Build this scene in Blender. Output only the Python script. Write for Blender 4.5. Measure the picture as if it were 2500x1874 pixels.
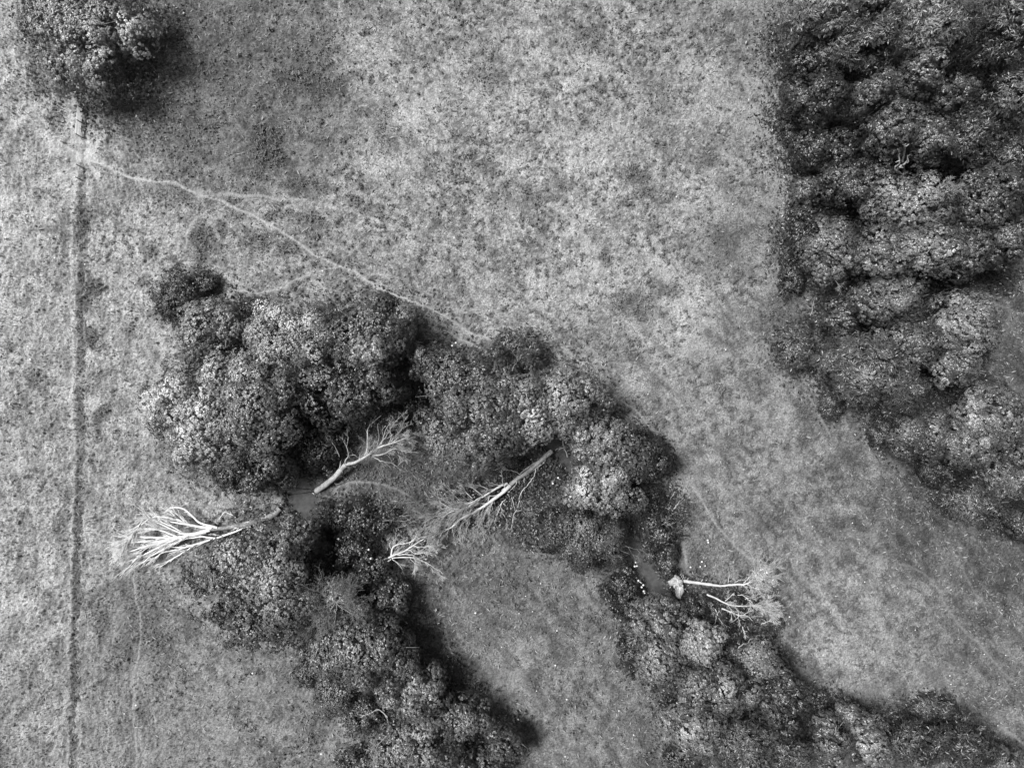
import bpy, math, random
import numpy as np
C = bpy.context.scene
for o in list(bpy.data.objects): bpy.data.objects.remove(o)

# ---------------------------------------------------------------- camera, world, sun, exposure
H = 94.0            # drone height (m)
S = 0.056           # metres of ground per photograph pixel
cam_d = bpy.data.cameras.new('camera'); cam = bpy.data.objects.new('camera', cam_d)
C.collection.objects.link(cam); C.camera = cam
cam.location = (0, 0, H); cam.rotation_euler = (0, 0, 0)
cam_d.sensor_width = 36; cam_d.lens = 18 / (1250*S/H); cam_d.clip_end = 6000; cam_d.clip_start = 0.5

SUN_EL, SUN_DIR = math.radians(61), (-0.93, 0.37)      # the sun stands to the left and a little up in the picture
w = bpy.data.worlds.new('World'); C.world = w; w.use_nodes = True
nt = w.node_tree; nt.nodes.clear()
sky = nt.nodes.new('ShaderNodeTexSky'); sky.sky_type = 'NISHITA'; sky.sun_disc = False
sky.sun_elevation = SUN_EL; sky.sun_rotation = math.atan2(SUN_DIR[0], SUN_DIR[1])
bw = nt.nodes.new('ShaderNodeRGBToBW'); bg = nt.nodes.new('ShaderNodeBackground'); wo = nt.nodes.new('ShaderNodeOutputWorld')
bg.inputs['Strength'].default_value = 0.05
nt.links.new(sky.outputs[0], bw.inputs[0]); nt.links.new(bw.outputs[0], bg.inputs[0]); nt.links.new(bg.outputs[0], wo.inputs[0])
sd = bpy.data.lights.new('sun', 'SUN'); sd.energy = 3.4; sd.angle = math.radians(21); sd.color = (1, 1, 1)
sun = bpy.data.objects.new('sun', sd); C.collection.objects.link(sun)
from mathutils import Vector
hd = Vector((SUN_DIR[0], SUN_DIR[1], 0)).normalized()*math.cos(SUN_EL); hd.z = math.sin(SUN_EL)
sun.rotation_euler = hd.to_track_quat('Z', 'Y').to_euler(); sun.location = hd*200
C.view_settings.view_transform = 'Standard'; C.view_settings.look = 'None'
C.view_settings.exposure = 1.55; C.view_settings.gamma = 1.0

rng = np.random.default_rng(7)
R = random.Random(11)

def P(px, py, z=0.0):
    """photograph pixel at height z -> metres"""
    f = (H - z)/H
    return (px-1250)*S*f, (937-py)*S*f

# ---------------------------------------------------------------- noise (numpy)
_T = rng.random((512, 512)).astype(np.float32)
def vn(x, y, seed=0):
    xi = np.floor(x).astype(np.int32); yi = np.floor(y).astype(np.int32)
    fx = (x-xi).astype(np.float32); fy = (y-yi).astype(np.float32)
    fx = fx*fx*(3-2*fx); fy = fy*fy*(3-2*fy)
    xi = xi + seed*57; yi = yi + seed*131
    a = _T[xi & 511, yi & 511]; b = _T[(xi+1) & 511, yi & 511]; c = _T[xi & 511, (yi+1) & 511]; d = _T[(xi+1) & 511, (yi+1) & 511]
    return (a*(1-fx)+b*fx)*(1-fy) + (c*(1-fx)+d*fx)*fy
def fbm(x, y, seed=0, octv=4, gain=0.55):
    s = 0; amp = 1; tot = 0
    for k in range(octv):
        s = s + amp*vn(x, y, seed+k*3); tot += amp; amp *= gain
        x, y = (x*0.8-y*0.6)*2.03, (x*0.6+y*0.8)*2.03
    return s/tot
def sstep(a, b, x):
    t = np.clip((x-a)/(b-a), 0, 1); return t*t*(3-2*t)

# ---------------------------------------------------------------- materials
def new_mat(name):
    m = bpy.data.materials.new(name); m.use_nodes = True
    return m, m.node_tree.nodes, m.node_tree.links, m.node_tree.nodes['Principled BSDF']
def grey(v): return (v, v, v, 1)
def simple_mat(name, v, rough=0.9, var=0.3, scale=6.0, bump=0.0):
    m, n, l, p = new_mat(name)
    tc = n.new('ShaderNodeTexCoord'); ns = n.new('ShaderNodeTexNoise'); ns.inputs['Scale'].default_value = scale; ns.inputs['Detail'].default_value = 5
    mr = n.new('ShaderNodeMapRange'); mr.inputs[1].default_value = .3; mr.inputs[2].default_value = .7
    mr.inputs[3].default_value = v*(1-var); mr.inputs[4].default_value = v*(1+var)
    l.new(tc.outputs['Object'], ns.inputs['Vector']); l.new(ns.outputs[0], mr.inputs[0]); l.new(mr.outputs[0], p.inputs['Base Color'])
    p.inputs['Roughness'].default_value = rough
    mr2 = n.new('ShaderNodeTexNoise'); mr2.inputs['Scale'].default_value = scale*.22; mr2.inputs['Detail'].default_value = 4; l.new(tc.outputs['Object'], mr2.inputs['Vector'])
    ml = n.new('ShaderNodeMath'); ml.operation = 'MULTIPLY'; q2 = n.new('ShaderNodeMapRange'); q2.inputs[1].default_value = .35; q2.inputs[2].default_value = .65; q2.inputs[3].default_value = 1-var*.9; q2.inputs[4].default_value = 1+var*.5
    l.new(mr2.outputs[0], q2.inputs[0]); l.new(q2.outputs[0], ml.inputs[0]); l.new(mr.outputs[0], ml.inputs[1]); l.new(ml.outputs[0], p.inputs['Base Color'])
    if bump:
        b = n.new('ShaderNodeBump'); b.inputs['Strength'].default_value = bump; b.inputs['Distance'].default_value = .05
        l.new(ns.outputs[0], b.inputs['Height']); l.new(b.outputs[0], p.inputs['Normal'])
    return m
def leaf_mat(name, rough=0.42, trans=0.10, lo=0.75, hi=1.3):
    """leaf reflectance comes from the object's own colour, varied leaf by leaf"""
    m, n, l, p = new_mat(name)
    oi = n.new('ShaderNodeObjectInfo'); ge = n.new('ShaderNodeNewGeometry')
    mr = n.new('ShaderNodeMapRange'); mr.inputs[3].default_value = lo; mr.inputs[4].default_value = hi
    l.new(ge.outputs['Random Per Island'], mr.inputs[0])
    va = n.new('ShaderNodeAttribute'); va.attribute_name = 'vary'; ad = n.new('ShaderNodeMath'); ad.inputs[1].default_value = 1
    l.new(va.outputs['Fac'], ad.inputs[0]); mm = n.new('ShaderNodeMath'); mm.operation = 'MULTIPLY'; l.new(ad.outputs[0], mm.inputs[0]); l.new(mr.outputs[0], mm.inputs[1])
    mu = n.new('ShaderNodeVectorMath'); mu.operation = 'SCALE'
    l.new(oi.outputs['Color'], mu.inputs[0]); l.new(mm.outputs[0], mu.inputs['Scale'])
    l.new(mu.outputs[0], p.inputs['Base Color']); p.inputs['Roughness'].default_value = rough
    p.inputs['Specular IOR Level'].default_value = 0.6
    tr = n.new('ShaderNodeBsdfTranslucent'); l.new(mu.outputs[0], tr.inputs[0])
    mx = n.new('ShaderNodeMixShader'); mx.inputs[0].default_value = trans
    l.new(p.outputs[0], mx.inputs[1]); l.new(tr.outputs[0], mx.inputs[2])
    l.new(mx.outputs[0], n['Material Output'].inputs[0])
    return m
M_leaf = leaf_mat('leaves')
M_weed = leaf_mat('weeds', 0.8, 0.15, 0.6, 1.5)
M_bark = simple_mat('bark', 0.12, 0.9, 0.4, 3, 0.6)
M_dead = simple_mat('bleached_wood', 0.22, 0.8, 0.35, 5, 0.7)
M_dead2 = simple_mat('grey_dead_wood', 0.13, 0.9, 0.5, 5, 0.8)
M_pale = simple_mat('pale_dead_wood', 0.34, 0.8, 0.25, 5, 0.5)
M_white = simple_mat('white_twigs', 0.54, 0.8, 0.1, 2.5, 0.1)
M_clay = simple_mat('dry_clay', 0.3, 1.0, 0.35, 2.2, 0.8)
M_rail = simple_mat('weathered_rail', 0.5, 0.6, 0.15, 5)
M_post = simple_mat('old_post', 0.18, 0.9, 0.3, 8, 0.4)
M_flower = simple_mat('white_petals', 0.42, 0.7, 0.05, 9)
M_stalk = simple_mat('green_stalk', 0.08, 0.8, 0.2, 9)

# ---------------------------------------------------------------- mesh helpers
def mesh_np(name, V, F, mat, smooth=False):
    """V (n,3), F (m,k) all faces with k corners"""
    V = np.asarray(V, np.float32); F = np.asarray(F, np.int32); k = F.shape[1]
    me = bpy.data.meshes.new(name)
    me.vertices.add(len(V)); me.vertices.foreach_set('co', V.ravel())
    me.loops.add(F.size); me.loops.foreach_set('vertex_index', F.ravel())
    me.polygons.add(len(F)); me.polygons.foreach_set('loop_start', np.arange(0, F.size, k, dtype=np.int32))
    me.update(calc_edges=True)
    me.polygons.foreach_set('use_smooth', np.full(len(F), smooth))
    me.materials.append(mat)
    return me
def link(name, me, parent=None, loc=None, col=None):
    o = bpy.data.objects.new(name, me); C.collection.objects.link(o)
    if parent: o.parent = parent
    if loc is not None: o.location = loc
    if col is not None: o.color = (col, col, col, 1)
    return o
def tag(o, label=None, cat=None, group=None, kind=None):
    for k, v in (('label', label), ('category', cat), ('group', group), ('kind', kind)):
        if v: o[k] = v
    return o
def empty(name, loc, label, cat, group=None):
    e = bpy.data.objects.new(name, None); C.collection.objects.link(e); e.location = loc; e.empty_display_size = 0.5
    return tag(e, label, cat, group)

class Tubes:
    """collects tapered tubes; each path is a list of (x, y, z) with radii"""
    def __init__(s): s.V = []; s.F = []; s.n = 0
    def add(s, pts, rad, sides=5):
        pts = np.asarray(pts, float); m = len(pts)
        rad = np.asarray(rad, float)
        if rad.ndim == 0: rad = np.full(m, float(rad))
        d = np.gradient(pts, axis=0); d /= (np.linalg.norm(d, axis=1, keepdims=True)+1e-9)
        up = np.where(np.abs(d[:, 2:3]) > .9, np.array([[1., 0, 0]]), np.array([[0, 0, 1.]]))
        a = np.cross(d, up); a /= (np.linalg.norm(a, axis=1, keepdims=True)+1e-9); b = np.cross(d, a)
        t = np.arange(sides)*2*math.pi/sides
        ring = pts[:, None, :] + rad[:, None, None]*(a[:, None, :]*np.cos(t)[None, :, None] + b[:, None, :]*np.sin(t)[None, :, None])
        i = np.arange(m-1)[:, None]*sides; j = np.arange(sides)[None, :]; j2 = (j+1) % sides
        F = np.stack([i+j, i+j2, i+sides+j2, i+sides+j], -1).reshape(-1, 4) + s.n
        s.V.append(ring.reshape(-1, 3)); s.F.append(F); s.n += m*sides
    def mesh(s, name, mat, origin=(0, 0, 0)):
        return mesh_np(name, np.concatenate(s.V)-np.array(origin), np.concatenate(s.F), mat, True)

def vary(me, t):
    a = me.attributes.new('vary', 'FLOAT', 'FACE'); a.data.foreach_set('value', np.asarray(t, np.float32)-1); return me

def smooth_path(pts, seg=4, jit=0.0, rg=None):
    """Catmull-Rom through the points"""
    p = np.asarray(pts, float)
    q = np.vstack([2*p[0]-p[1], p, 2*p[-1]-p[-2]]); out = []
    for i in range(1, len(q)-2):
        for t in np.arange(seg)/seg:
            out.append(.5*((2*q[i])+(-q[i-1]+q[i+1])*t+(2*q[i-1]-5*q[i]+4*q[i+1]-q[i+2])*t*t+(-q[i-1]+3*q[i]-3*q[i+1]+q[i+2])*t**3))
    out.append(p[-1]); out = np.array(out)
    if jit:
        rr = rg or rng
        j = rr.normal(0, jit, out.shape); j[0] = 0; out += j
    return out

# ---------------------------------------------------------------- the ground
STREAM = [(770, 1345, 14), (757, 1285, 20), (735, 1230, 40), (728, 1195, 42), (745, 1140, 22), (790, 1080, 10), (870, 990, 8), (1010, 985, 12), (1080, 960, 8),
          (1200, 1010, 8), (1290, 1050, 14), (1345, 1082, 30), (1385, 1130, 16), (1430, 1200, 8), (1490, 1280, 8), (1550, 1335, 20), (1572, 1390, 21), (1595, 1430, 26),
          (1622, 1475, 26), (1690, 1600, 22), (1760, 1720, 22), (1800, 1900, 22)]
def pl_dist(X, Y, pts, widths=None):
    """distance from grid points to a polyline (metres); also interpolated width"""
    D = np.full(X.shape, 1e9, np.float32); Wd = np.zeros(X.shape, np.float32)
    for i in range(len(pts)-1):
        ax, ay = pts[i][:2]; bx, by = pts[i+1][:2]
        dx, dy = bx-ax, by-ay; L = dx*dx+dy*dy+1e-9
        t = np.clip(((X-ax)*dx+(Y-ay)*dy)/L, 0, 1)
        d = np.hypot(X-ax-t*dx, Y-ay-t*dy)
        m = d < D
        D = np.where(m, d, D)
        if widths is not None: Wd = np.where(m, widths[i]*(1-t)+widths[i+1]*t, Wd)
    return (D, Wd) if widths is not None else D
def toM(pts): return [P(p[0], p[1]) for p in pts]

# reflectance of the sward at places in the field (dry tall grass, grazed turf; vignette and copse shade painted in)
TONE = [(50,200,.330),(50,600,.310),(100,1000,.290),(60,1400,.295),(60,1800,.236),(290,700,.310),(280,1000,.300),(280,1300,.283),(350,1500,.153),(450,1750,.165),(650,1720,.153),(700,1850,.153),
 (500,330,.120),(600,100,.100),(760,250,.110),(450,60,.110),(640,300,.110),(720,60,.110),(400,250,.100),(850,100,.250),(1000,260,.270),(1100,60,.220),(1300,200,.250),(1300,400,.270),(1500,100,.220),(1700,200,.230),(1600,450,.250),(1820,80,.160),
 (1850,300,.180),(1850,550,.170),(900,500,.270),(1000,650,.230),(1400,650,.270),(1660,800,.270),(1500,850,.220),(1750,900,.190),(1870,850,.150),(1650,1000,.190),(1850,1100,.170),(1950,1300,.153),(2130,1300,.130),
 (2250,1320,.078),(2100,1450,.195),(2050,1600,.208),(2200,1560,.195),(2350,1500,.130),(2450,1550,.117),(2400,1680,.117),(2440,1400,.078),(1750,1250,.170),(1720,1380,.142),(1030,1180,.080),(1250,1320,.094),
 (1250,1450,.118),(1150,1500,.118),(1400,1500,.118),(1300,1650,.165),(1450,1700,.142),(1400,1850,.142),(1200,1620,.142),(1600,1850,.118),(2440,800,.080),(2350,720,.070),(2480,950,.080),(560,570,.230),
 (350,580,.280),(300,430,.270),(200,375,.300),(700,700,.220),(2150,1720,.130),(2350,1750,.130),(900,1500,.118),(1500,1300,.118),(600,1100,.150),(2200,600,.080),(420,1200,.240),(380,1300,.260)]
# beds of nettle and dock, some spots painted dark for shade beside the trees: px, py, rx, ry, strength
WEED_SHADE = [(784,127,60,75,.7),(753,193,70,40,.8),(625,262,38,28,.6),(649,347,36,55,1.1),(664,390,40,30,.9),(633,432,28,18,.8),(734,448,55,18,.7),(687,492,22,9,.8),(579,525,26,15,.8),(656,529,16,13,.8),
 (757,541,42,30,.8),(614,587,44,28,.8),(703,602,26,20,.8),(409,479,80,24,.5),(487,590,17,70,1.0),(405,336,120,80,.45),(363,614,20,14,.8),(193,513,16,11,1.2),(199,552,12,35,1.1),(417,62,60,50,.6),(520,180,90,60,.35),
 (1150,120,60,40,.45),(1180,190,60,40,.5),(1447,98,40,30,.5),(1203,215,70,28,.5),(1549,431,34,28,.9),(1570,468,22,12,.9),(1346,484,25,12,.7),(1688,81,40,30,.4),(1720,387,40,18,.6),(1293,594,18,14,.8),
 (1387,643,26,14,.6),(1468,635,28,22,.7),(1540,740,60,26,.75),(1645,710,26,18,.9),(224,700,25,20,1.0),(206,728,16,25,1.1),(231,822,24,28,1.0),(250,1003,18,18,.9),(235,1047,10,32,.7),(354,689,18,16,.8),
 (322,800,9,22,.8),(25,845,16,20,.9),(80,924,25,24,.7),(1922,1093,15,12,1.1),(2150,1735,130,45,.7),(2010,1700,60,40,.7),(366,1485,60,100,.5),(244,1485,32,60,.6),(300,1606,40,60,.5),(130,290,30,20,.5),
 (990,1170,110,60,.6),(1290,1270,80,50,.5),(1720,1355,60,50,.6),(1640,1260,25,60,.7),(1880,120,26,120,.5),(1900,620,26,80,.5),(1890,760,24,60,.5),(2200,1230,60,60,.5),(2290,1190,60,40,.6),(2060,1120,60,40,.4),
 (1960,1000,30,40,.5),(720,1650,40,50,.5),(760,1800,40,60,.6),(1150,1700,60,40,.4),(1580,1800,30,60,.6),(860,640,70,16,.5),(650,740,50,16,.7),(440,250,90,50,.35),(1120,1680,36,50,.5),(1020,840,50,20,.5),
 (1320,1210,70,60,.6),(1700,1420,40,20,.7),(1800,1500,90,60,.8),(470,1130,60,50,.4),(150,1290,16,60,.5),(60,1640,30,40,.4),(1240,480,60,40,.4),(1050,420,50,30,.4),(940,330,30,40,.35),(1620,250,50,40,.35),(1450,300,50,30,.35)]
# worn, bare or straw-covered lines: points, width px, strength
PATHS = [
 ([(195,378),(250,398),(330,430),(420,450),(500,478),(545,492),(590,515),(660,550),(700,575),(760,610),(830,650),(870,665),(930,700),(990,727),(1050,755),(1100,785),(1150,810),(1196,828)],9,1.0),
 ([(1380,852),(1440,910),(1500,960),(1560,1010),(1600,1060),(1650,1130),(1680,1170),(1720,1225),(1760,1295),(1800,1340),(1855,1390)],10,.7),
 ([(530,472),(600,478),(700,484),(745,486)],14,.7),([(745,486),(830,510),(950,545),(1100,610),(1250,700),(1380,800)],12,.3),
 ([(1060,803),(1110,820),(1175,852)],8,.8),([(560,707),(640,712),(690,700),(720,680),(780,662),(845,648)],7,.7),
 ([(510,510),(470,540),(452,600),(440,640)],8,.6),([(800,640),(700,690),(650,712)],7,.3),
 ([(178,410),(172,600),(177,800),(178,1000),(176,1130),(172,1250),(170,1400),(168,1560),(168,1700),(166,1880)],11,.62),
 ([(186,410),(187,600),(188,760)],5,.5),([(207,660),(207,780),(209,840),(206,950),(211,1180)],5,.6),([(212,1200),(196,1350),(190,1550),(190,1700),(190,1880)],6,.35),([(160,440),(158,800),(160,1100)],6,.25),
 ([(175,240),(176,300),(178,350)],10,.6),([(216,250),(212,330),(205,370)],8,.3),
 ([(325,1395),(333,1470),(342,1550),(336,1600),(328,1660),(327,1750),(331,1880)],7,.8),
 ([(400,800),(385,900),(362,1040),(350,1130),(345,1190)],10,.35),([(130,640),(122,730),(115,780)],6,.35),([(150,820),(140,900),(135,960)],6,.3),
 ([(2190,1380),(2271,1411),(2320,1490),(2373,1561),(2413,1602),(2480,1660)],10,.55),([(2440,1775),(2500,1812)],9,.8),([(2340,1370),(2380,1440),(2410,1480)],10,.4),
 ([(1955,935),(1975,975),(2000,1010),(2035,1075)],9,.5),([(2395,715),(2440,740),(2500,765)],6,.7),
 ([(800,1215),(825,1192),(870,1178),(930,1182),(990,1205),(1020,1235)],9,.8),([(1085,1515),(1092,1550),(1110,1590)],8,.6),([(1110,1590),(1180,1650),(1250,1720)],14,.2),
 ([(1560,960),(1500,900),(1440,850),(1370,790)],10,.3),([(1540,1010),(1590,1040),(1640,1100)],7,.4),([(1640,1165),(1700,1165)],12,.3),
 ([(1660,1330),(1672,1380),(1685,1420)],14,.9),([(1560,1190),(1620,1175),(1660,1160)],12,.5),([(205,374),(90,380),(0,400)],16,.22),([(200,370),(260,350),(330,330)],6,.3),
 ([(200,370),(250,330),(300,290)],5,.25),([(200,365),(225,330)],5,.3),([(620,600),(560,545),(530,520)],8,.3),([(1830,0),(1850,200),(1905,250)],8,.15),([(1450,640),(1420,560),(1440,480)],20,.3),
 ([(1700,1200),(1740,1180),(1830,1250),(1960,1400),(2080,1530)],14,.18),([(1900,1200),(2000,1330),(2120,1470)],16,.18),([(1600,900),(1700,1000),(1800,1130),(1900,1290)],14,.18),
 ([(1490,740),(1600,850),(1740,960)],14,.2),([(1240,830),(1370,890),(1480,880),(1600,900)],10,.3)]
BLOBS = [(200,376,40,26,1.3),(195,352,24,32,1.1),(490,470,26,12,.8),(520,478,24,10,.5),(1450,655,22,20,.8),(1430,600,20,18,.6),(1690,740,60,50,.2),(1680,840,80,40,.2),(1678,1418,26,16,1.0),(1672,1380,16,30,.6),
 (765,1200,18,14,1.0),(795,1222,16,16,.9),(1350,1400,30,20,.2),(2140,1690,40,20,.4),(2280,1640,60,30,.25),(60,600,50,40,.3),(740,246,26,12,.6),(1240,1660,60,60,.3),(1340,1120,20,12,.5),(1480,1480,40,20,.2),(1000,260,40,60,.25),
 (230,985,25,20,.5),(330,1640,50,40,.35),(620,1690,90,40,.25),(1690,1170,40,14,.3),(2080,1690,70,30,.4),(1590,1385,10,16,.0)]
DITCH = [(196,232,10),(206,262,9),(206,300,7),(203,335,3),(203,395,3),(201,420,9),(198,520,9),(198,600,7),(199,690,8),(197,800,9),(197,900,11),(196,1000,11),(196,1130,12),(190,1200,10),(188,1290,9),(187,1420,9),(184,1500,8),(182,1560,6),(182,1620,8),(182,1720,10),(178,1800,8),(177,1890,9)]

# ground under the copses: dead leaves and damp soil, darkened to paint in the trees' shade
LITTER_SHADE = [(650,850,150,110),(870,870,150,120),(560,1040,130,120),(720,1060,150,110),(880,1010,130,70),(1130,980,170,120),(1330,1010,110,90),(1450,1130,100,100),(1560,1130,50,60),(1280,1180,100,70),(1170,1230,100,60),
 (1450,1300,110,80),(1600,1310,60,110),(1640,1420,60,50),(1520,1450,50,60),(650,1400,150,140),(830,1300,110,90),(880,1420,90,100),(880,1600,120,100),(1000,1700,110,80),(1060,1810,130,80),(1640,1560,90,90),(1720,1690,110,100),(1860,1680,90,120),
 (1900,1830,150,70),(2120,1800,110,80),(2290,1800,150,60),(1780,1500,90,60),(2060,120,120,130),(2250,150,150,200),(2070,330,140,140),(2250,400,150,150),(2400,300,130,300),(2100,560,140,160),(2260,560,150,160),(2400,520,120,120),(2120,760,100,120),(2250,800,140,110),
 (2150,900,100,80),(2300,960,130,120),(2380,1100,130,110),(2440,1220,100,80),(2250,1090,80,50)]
step = 0.125
fx = np.arange(-80, 80+step, step); fy = np.arange(-62, 62+step, step)
grow = np.cumsum(np.array([0.3*1.28**k for k in range(32)]))
gx = np.concatenate([fx[0]-grow[::-1], fx, fx[-1]+grow]); gy = np.concatenate([fy[0]-grow[::-1], fy, fy[-1]+grow])
X, Y = np.meshgrid(gx.astype(np.float32), gy.astype(np.float32))
Xc = np.clip(X, -90, 90); Yc = np.clip(Y, -72, 72)

def sample_fields(X, Y):
    """height, reflectance, bareness, weediness of the field"""
    n1 = fbm(X*.11+7, Y*.11, 1, 3); n2 = fbm(X*.11, Y*.11+9, 2, 3)
    Wx = X+(n1-.5)*5; Wy = Y+(n2-.5)*5
    num = np.zeros(X.shape, np.float32); den = num.copy()
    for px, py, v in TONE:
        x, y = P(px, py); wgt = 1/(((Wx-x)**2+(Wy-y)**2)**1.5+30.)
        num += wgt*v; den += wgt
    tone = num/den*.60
    # tufts: streaky long grass at the left, diagonal mowing streaks at the right, round tufts elsewhere
    a = fbm(X*1.9, Y*.8, 11, 4, .65)*.6+fbm(X*.8, Y*.22, 19, 4, .65)*.4
    ang = math.radians(-52); u = X*math.cos(ang)+Y*math.sin(ang); v = -X*math.sin(ang)+Y*math.cos(ang)
    b = fbm(u*.36, v*.9, 12, 4, .62)*.6+fbm(X*1.3, Y*1.3, 17, 4, .62)*.4
    c = fbm(X*2.3, Y*2.0, 13, 3, .7)*.7+fbm(X*.9, Y*.7, 18, 3, .6)*.3
    wl = sstep(-44, -52, X); wr = sstep(2, 24, X+Y*-.6)
    wr = wr*(1-wl)
    tuft = a*wl + b*wr + c*(1-wl-wr)
    patch = fbm(X*.30, Y*.30, 14, 5, .7)
    fine = fbm(X*3.6, Y*3.6, 15, 2, .7)
    return tone, tuft, patch, fine, wl, wr
inner = (np.abs(X) < 96) & (np.abs(Y) < 80)
tone, tuft, patch, fine, wl, wr = sample_fields(X, Y)
weed_shade = np.zeros(X.shape, np.float32)
n3 = fbm(X*.55, Y*.55, 21, 4, .6); n4 = fbm(X*1.7, Y*1.7, 22, 3, .6)
for px, py, rx, ry, s in WEED_SHADE:
    x, y = P(px, py); d = np.sqrt(((X-x)/(rx*S))**2+((Y-y)/(ry*S))**2)
    weed_shade = np.maximum(weed_shade, s*sstep(1.55, .35, d + (n3-.5)*1.7+(n4-.5)*1.3))
bare = np.zeros(X.shape, np.float32)
wob = (fbm(X*.5, Y*.5, 31, 3)-.5)
wobx = fbm(X*.22, Y*.22, 41, 3)-.5; woby = fbm(X*.22, Y*.22, 43, 3)-.5
for pts, wd, s in PATHS:
    pm = smooth_path([P(*q) for q in pts], 3)
    x0, y0 = pm.min(0)-2.5; x1, y1 = pm.max(0)+2.5
    ix = np.where((gx > x0) & (gx < x1))[0]; iy = np.where((gy > y0) & (gy < y1))[0]
    sl = (slice(iy[0], iy[-1]+1), slice(ix[0], ix[-1]+1))
    d = pl_dist(X[sl]+wobx[sl]*1.2, Y[sl]+woby[sl]*1.2, pm)
    hw = wd*S*.33*(.6+.9*(wob[sl]+.5)*.6)
    bare[sl] = np.maximum(bare[sl], np.maximum(s*(.7+.8*n4[sl])*sstep(1.25, .55, d/hw), s*.45*sstep(.35, .75, n4[sl])*sstep(3.2, 1, d/hw)))
for px, py, rx, ry, s in BLOBS:
    x, y = P(px, py); d = np.sqrt(((X-x)/(rx*S))**2+((Y-y)/(ry*S))**2)
    bare = np.maximum(bare, s*sstep(1.4, .2, d+(n4-.5)*.9))
fleck = sstep(.56, .68, fbm(X*1.5, Y*1.8, 71, 3, .7)*.72+fbm(X*.22, Y*.22, 73, 3)*.32)*(1-wl*.4)
weed_shade = np.maximum(weed_shade, fleck*.75)
worn = sstep(.60, .74, fbm(X*.28, Y*.28, 75, 5, .72))*(1-np.clip(weed_shade, 0, 1))
bare = np.maximum(bare, worn*.45)
# trodden rays round the gateway
x, y = P(200, 376); th = np.arctan2(Y-y, X-x); rr = np.hypot(X-x, Y-y)
ray = sstep(.50, .70, vn(th*7+50, rr*.12, 5))*sstep(9, 1.5, rr)
bare = np.maximum(bare, ray*.65)
hoof = sstep(.56, .70, vn(X*3.3, Y*3.3, 6))
hm = np.zeros(X.shape, np.float32)
for px, py, rx, ry in [(512,455,17,55),(330,400,90,40),(300,470,70,40),(460,400,60,40),(240,480,30,40),(300,340,60,40)]:
    x, y = P(px, py); d = np.sqrt(((X-x)/(rx*S))**2+((Y-y)/(ry*S))**2); hm = np.maximum(hm, sstep(1.2, .6, d)*(1. if px == 512 else .45))
hoof *= hm
# stream and ditch
sm = [P(p[0], p[1]) for p in STREAM]; sw = [p[2]*S for p in STREAM]
ix = np.where((gx > -40) & (gx < 40))[0]; iy = np.where((gy > -62) & (gy < 6))[0]
sl = (slice(iy[0], iy[-1]+1), slice(ix[0], ix[-1]+1))
ds = np.full(X.shape, 50., np.float32)
D_, W_ = pl_dist(X[sl]+wobx[sl]*2+(n4[sl]-.5)*.5, Y[sl]+woby[sl]*2+(n3[sl]-.5)*1.0, sm, sw)
ds[sl] = D_ - W_*.78
dm = [P(p[0], p[1]) for p in DITCH]; dw = [p[2]*S for p in DITCH]
ix = np.where((gx > -66) & (gx < -52))[0]
sl = (slice(0, len(gy)), slice(ix[0], ix[-1]+1))
dd = np.full(X.shape, 50., np.float32)
D_, W_ = pl_dist(X[sl]+(n4[sl]-.5)*1.4+(n3[sl]-.5)*1.2, Y[sl], dm, dw)
dd[sl] = D_/W_
ditch = sstep(1.45, .55, dd+(n3-.5)*1.7+(n4-.5)*.9)*inner*(.45+.55*sstep(.30, .55, fbm(X*.2, Y*.35, 61, 3)+.12))
far = sstep(100, 400, np.hypot(X, Y))
Z = (fbm(X*.02, Y*.02, 51, 3)-.5)*.5*(1-far) + (fbm(X*.004, Y*.004, 52, 3)-.5)*9*far
tall = .10+.30*wl+.14*weed_shade
tall = tall*(1-np.clip(bare, 0, 1)*.85)
Z += ((tuft-.5)*1.2*tall + (fine-.5)*1.15*(tall+.05) + (patch-.5)*.25)*inner
Z += (rng.random(X.shape, np.float32)-.5)*(.10+.12*tall)*(1-np.clip(bare, 0, 1)*.6)*inner
Z += weed_shade*.30*sstep(.35, .7, n4)*inner
Z -= ditch*.30 + hoof*.12 + np.clip(bare, 0, 1)*.05
bank = sstep(1.1, -.25, ds)
Z = Z*(1-bank) + bank*-1.7
waterless = 1-bank
litter_shade = np.zeros(X.shape, np.float32)
for px, py, rx, ry in LITTER_SHADE:
    x, y = P(px, py); d = np.sqrt(((X-x)/(rx*S))**2+((Y-y)/(ry*S))**2); litter_shade = np.maximum(litter_shade, sstep(1.25, .7, d+(n3-.5)*.7+(n4-.5)*.4))
tone = tone*(1-litter_shade*.72)*(1+(rng.random(X.shape, np.float32)-.5)*.55)
strip = (np.abs(X-P(172, 0)[0]) < 1.6); bare *= np.where(strip, .35+.9*sstep(.35, .7, n4), 1)
weed_shade *= 1-np.clip(bare*1.2, 0, 1)
cov = np.stack([np.clip(tone, 0, 1), np.clip(bare, 0, 1)*(1-sstep(.6, 1, bank)*.6), np.clip(np.maximum(np.maximum(weed_shade, ditch*1.0), hoof), 0, 1.2)/1.2, np.clip(tuft*.6+patch*.4, 0, 1)], -1).astype(np.float32)

ny, nx = X.shape
V = np.stack([X.ravel(), Y.ravel(), Z.ravel()], -1)
ii = (np.arange(ny-1)[:, None]*nx+np.arange(nx-1)[None, :]).ravel()
F = np.stack([ii, ii+1, ii+nx+1, ii+nx], -1)
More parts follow.
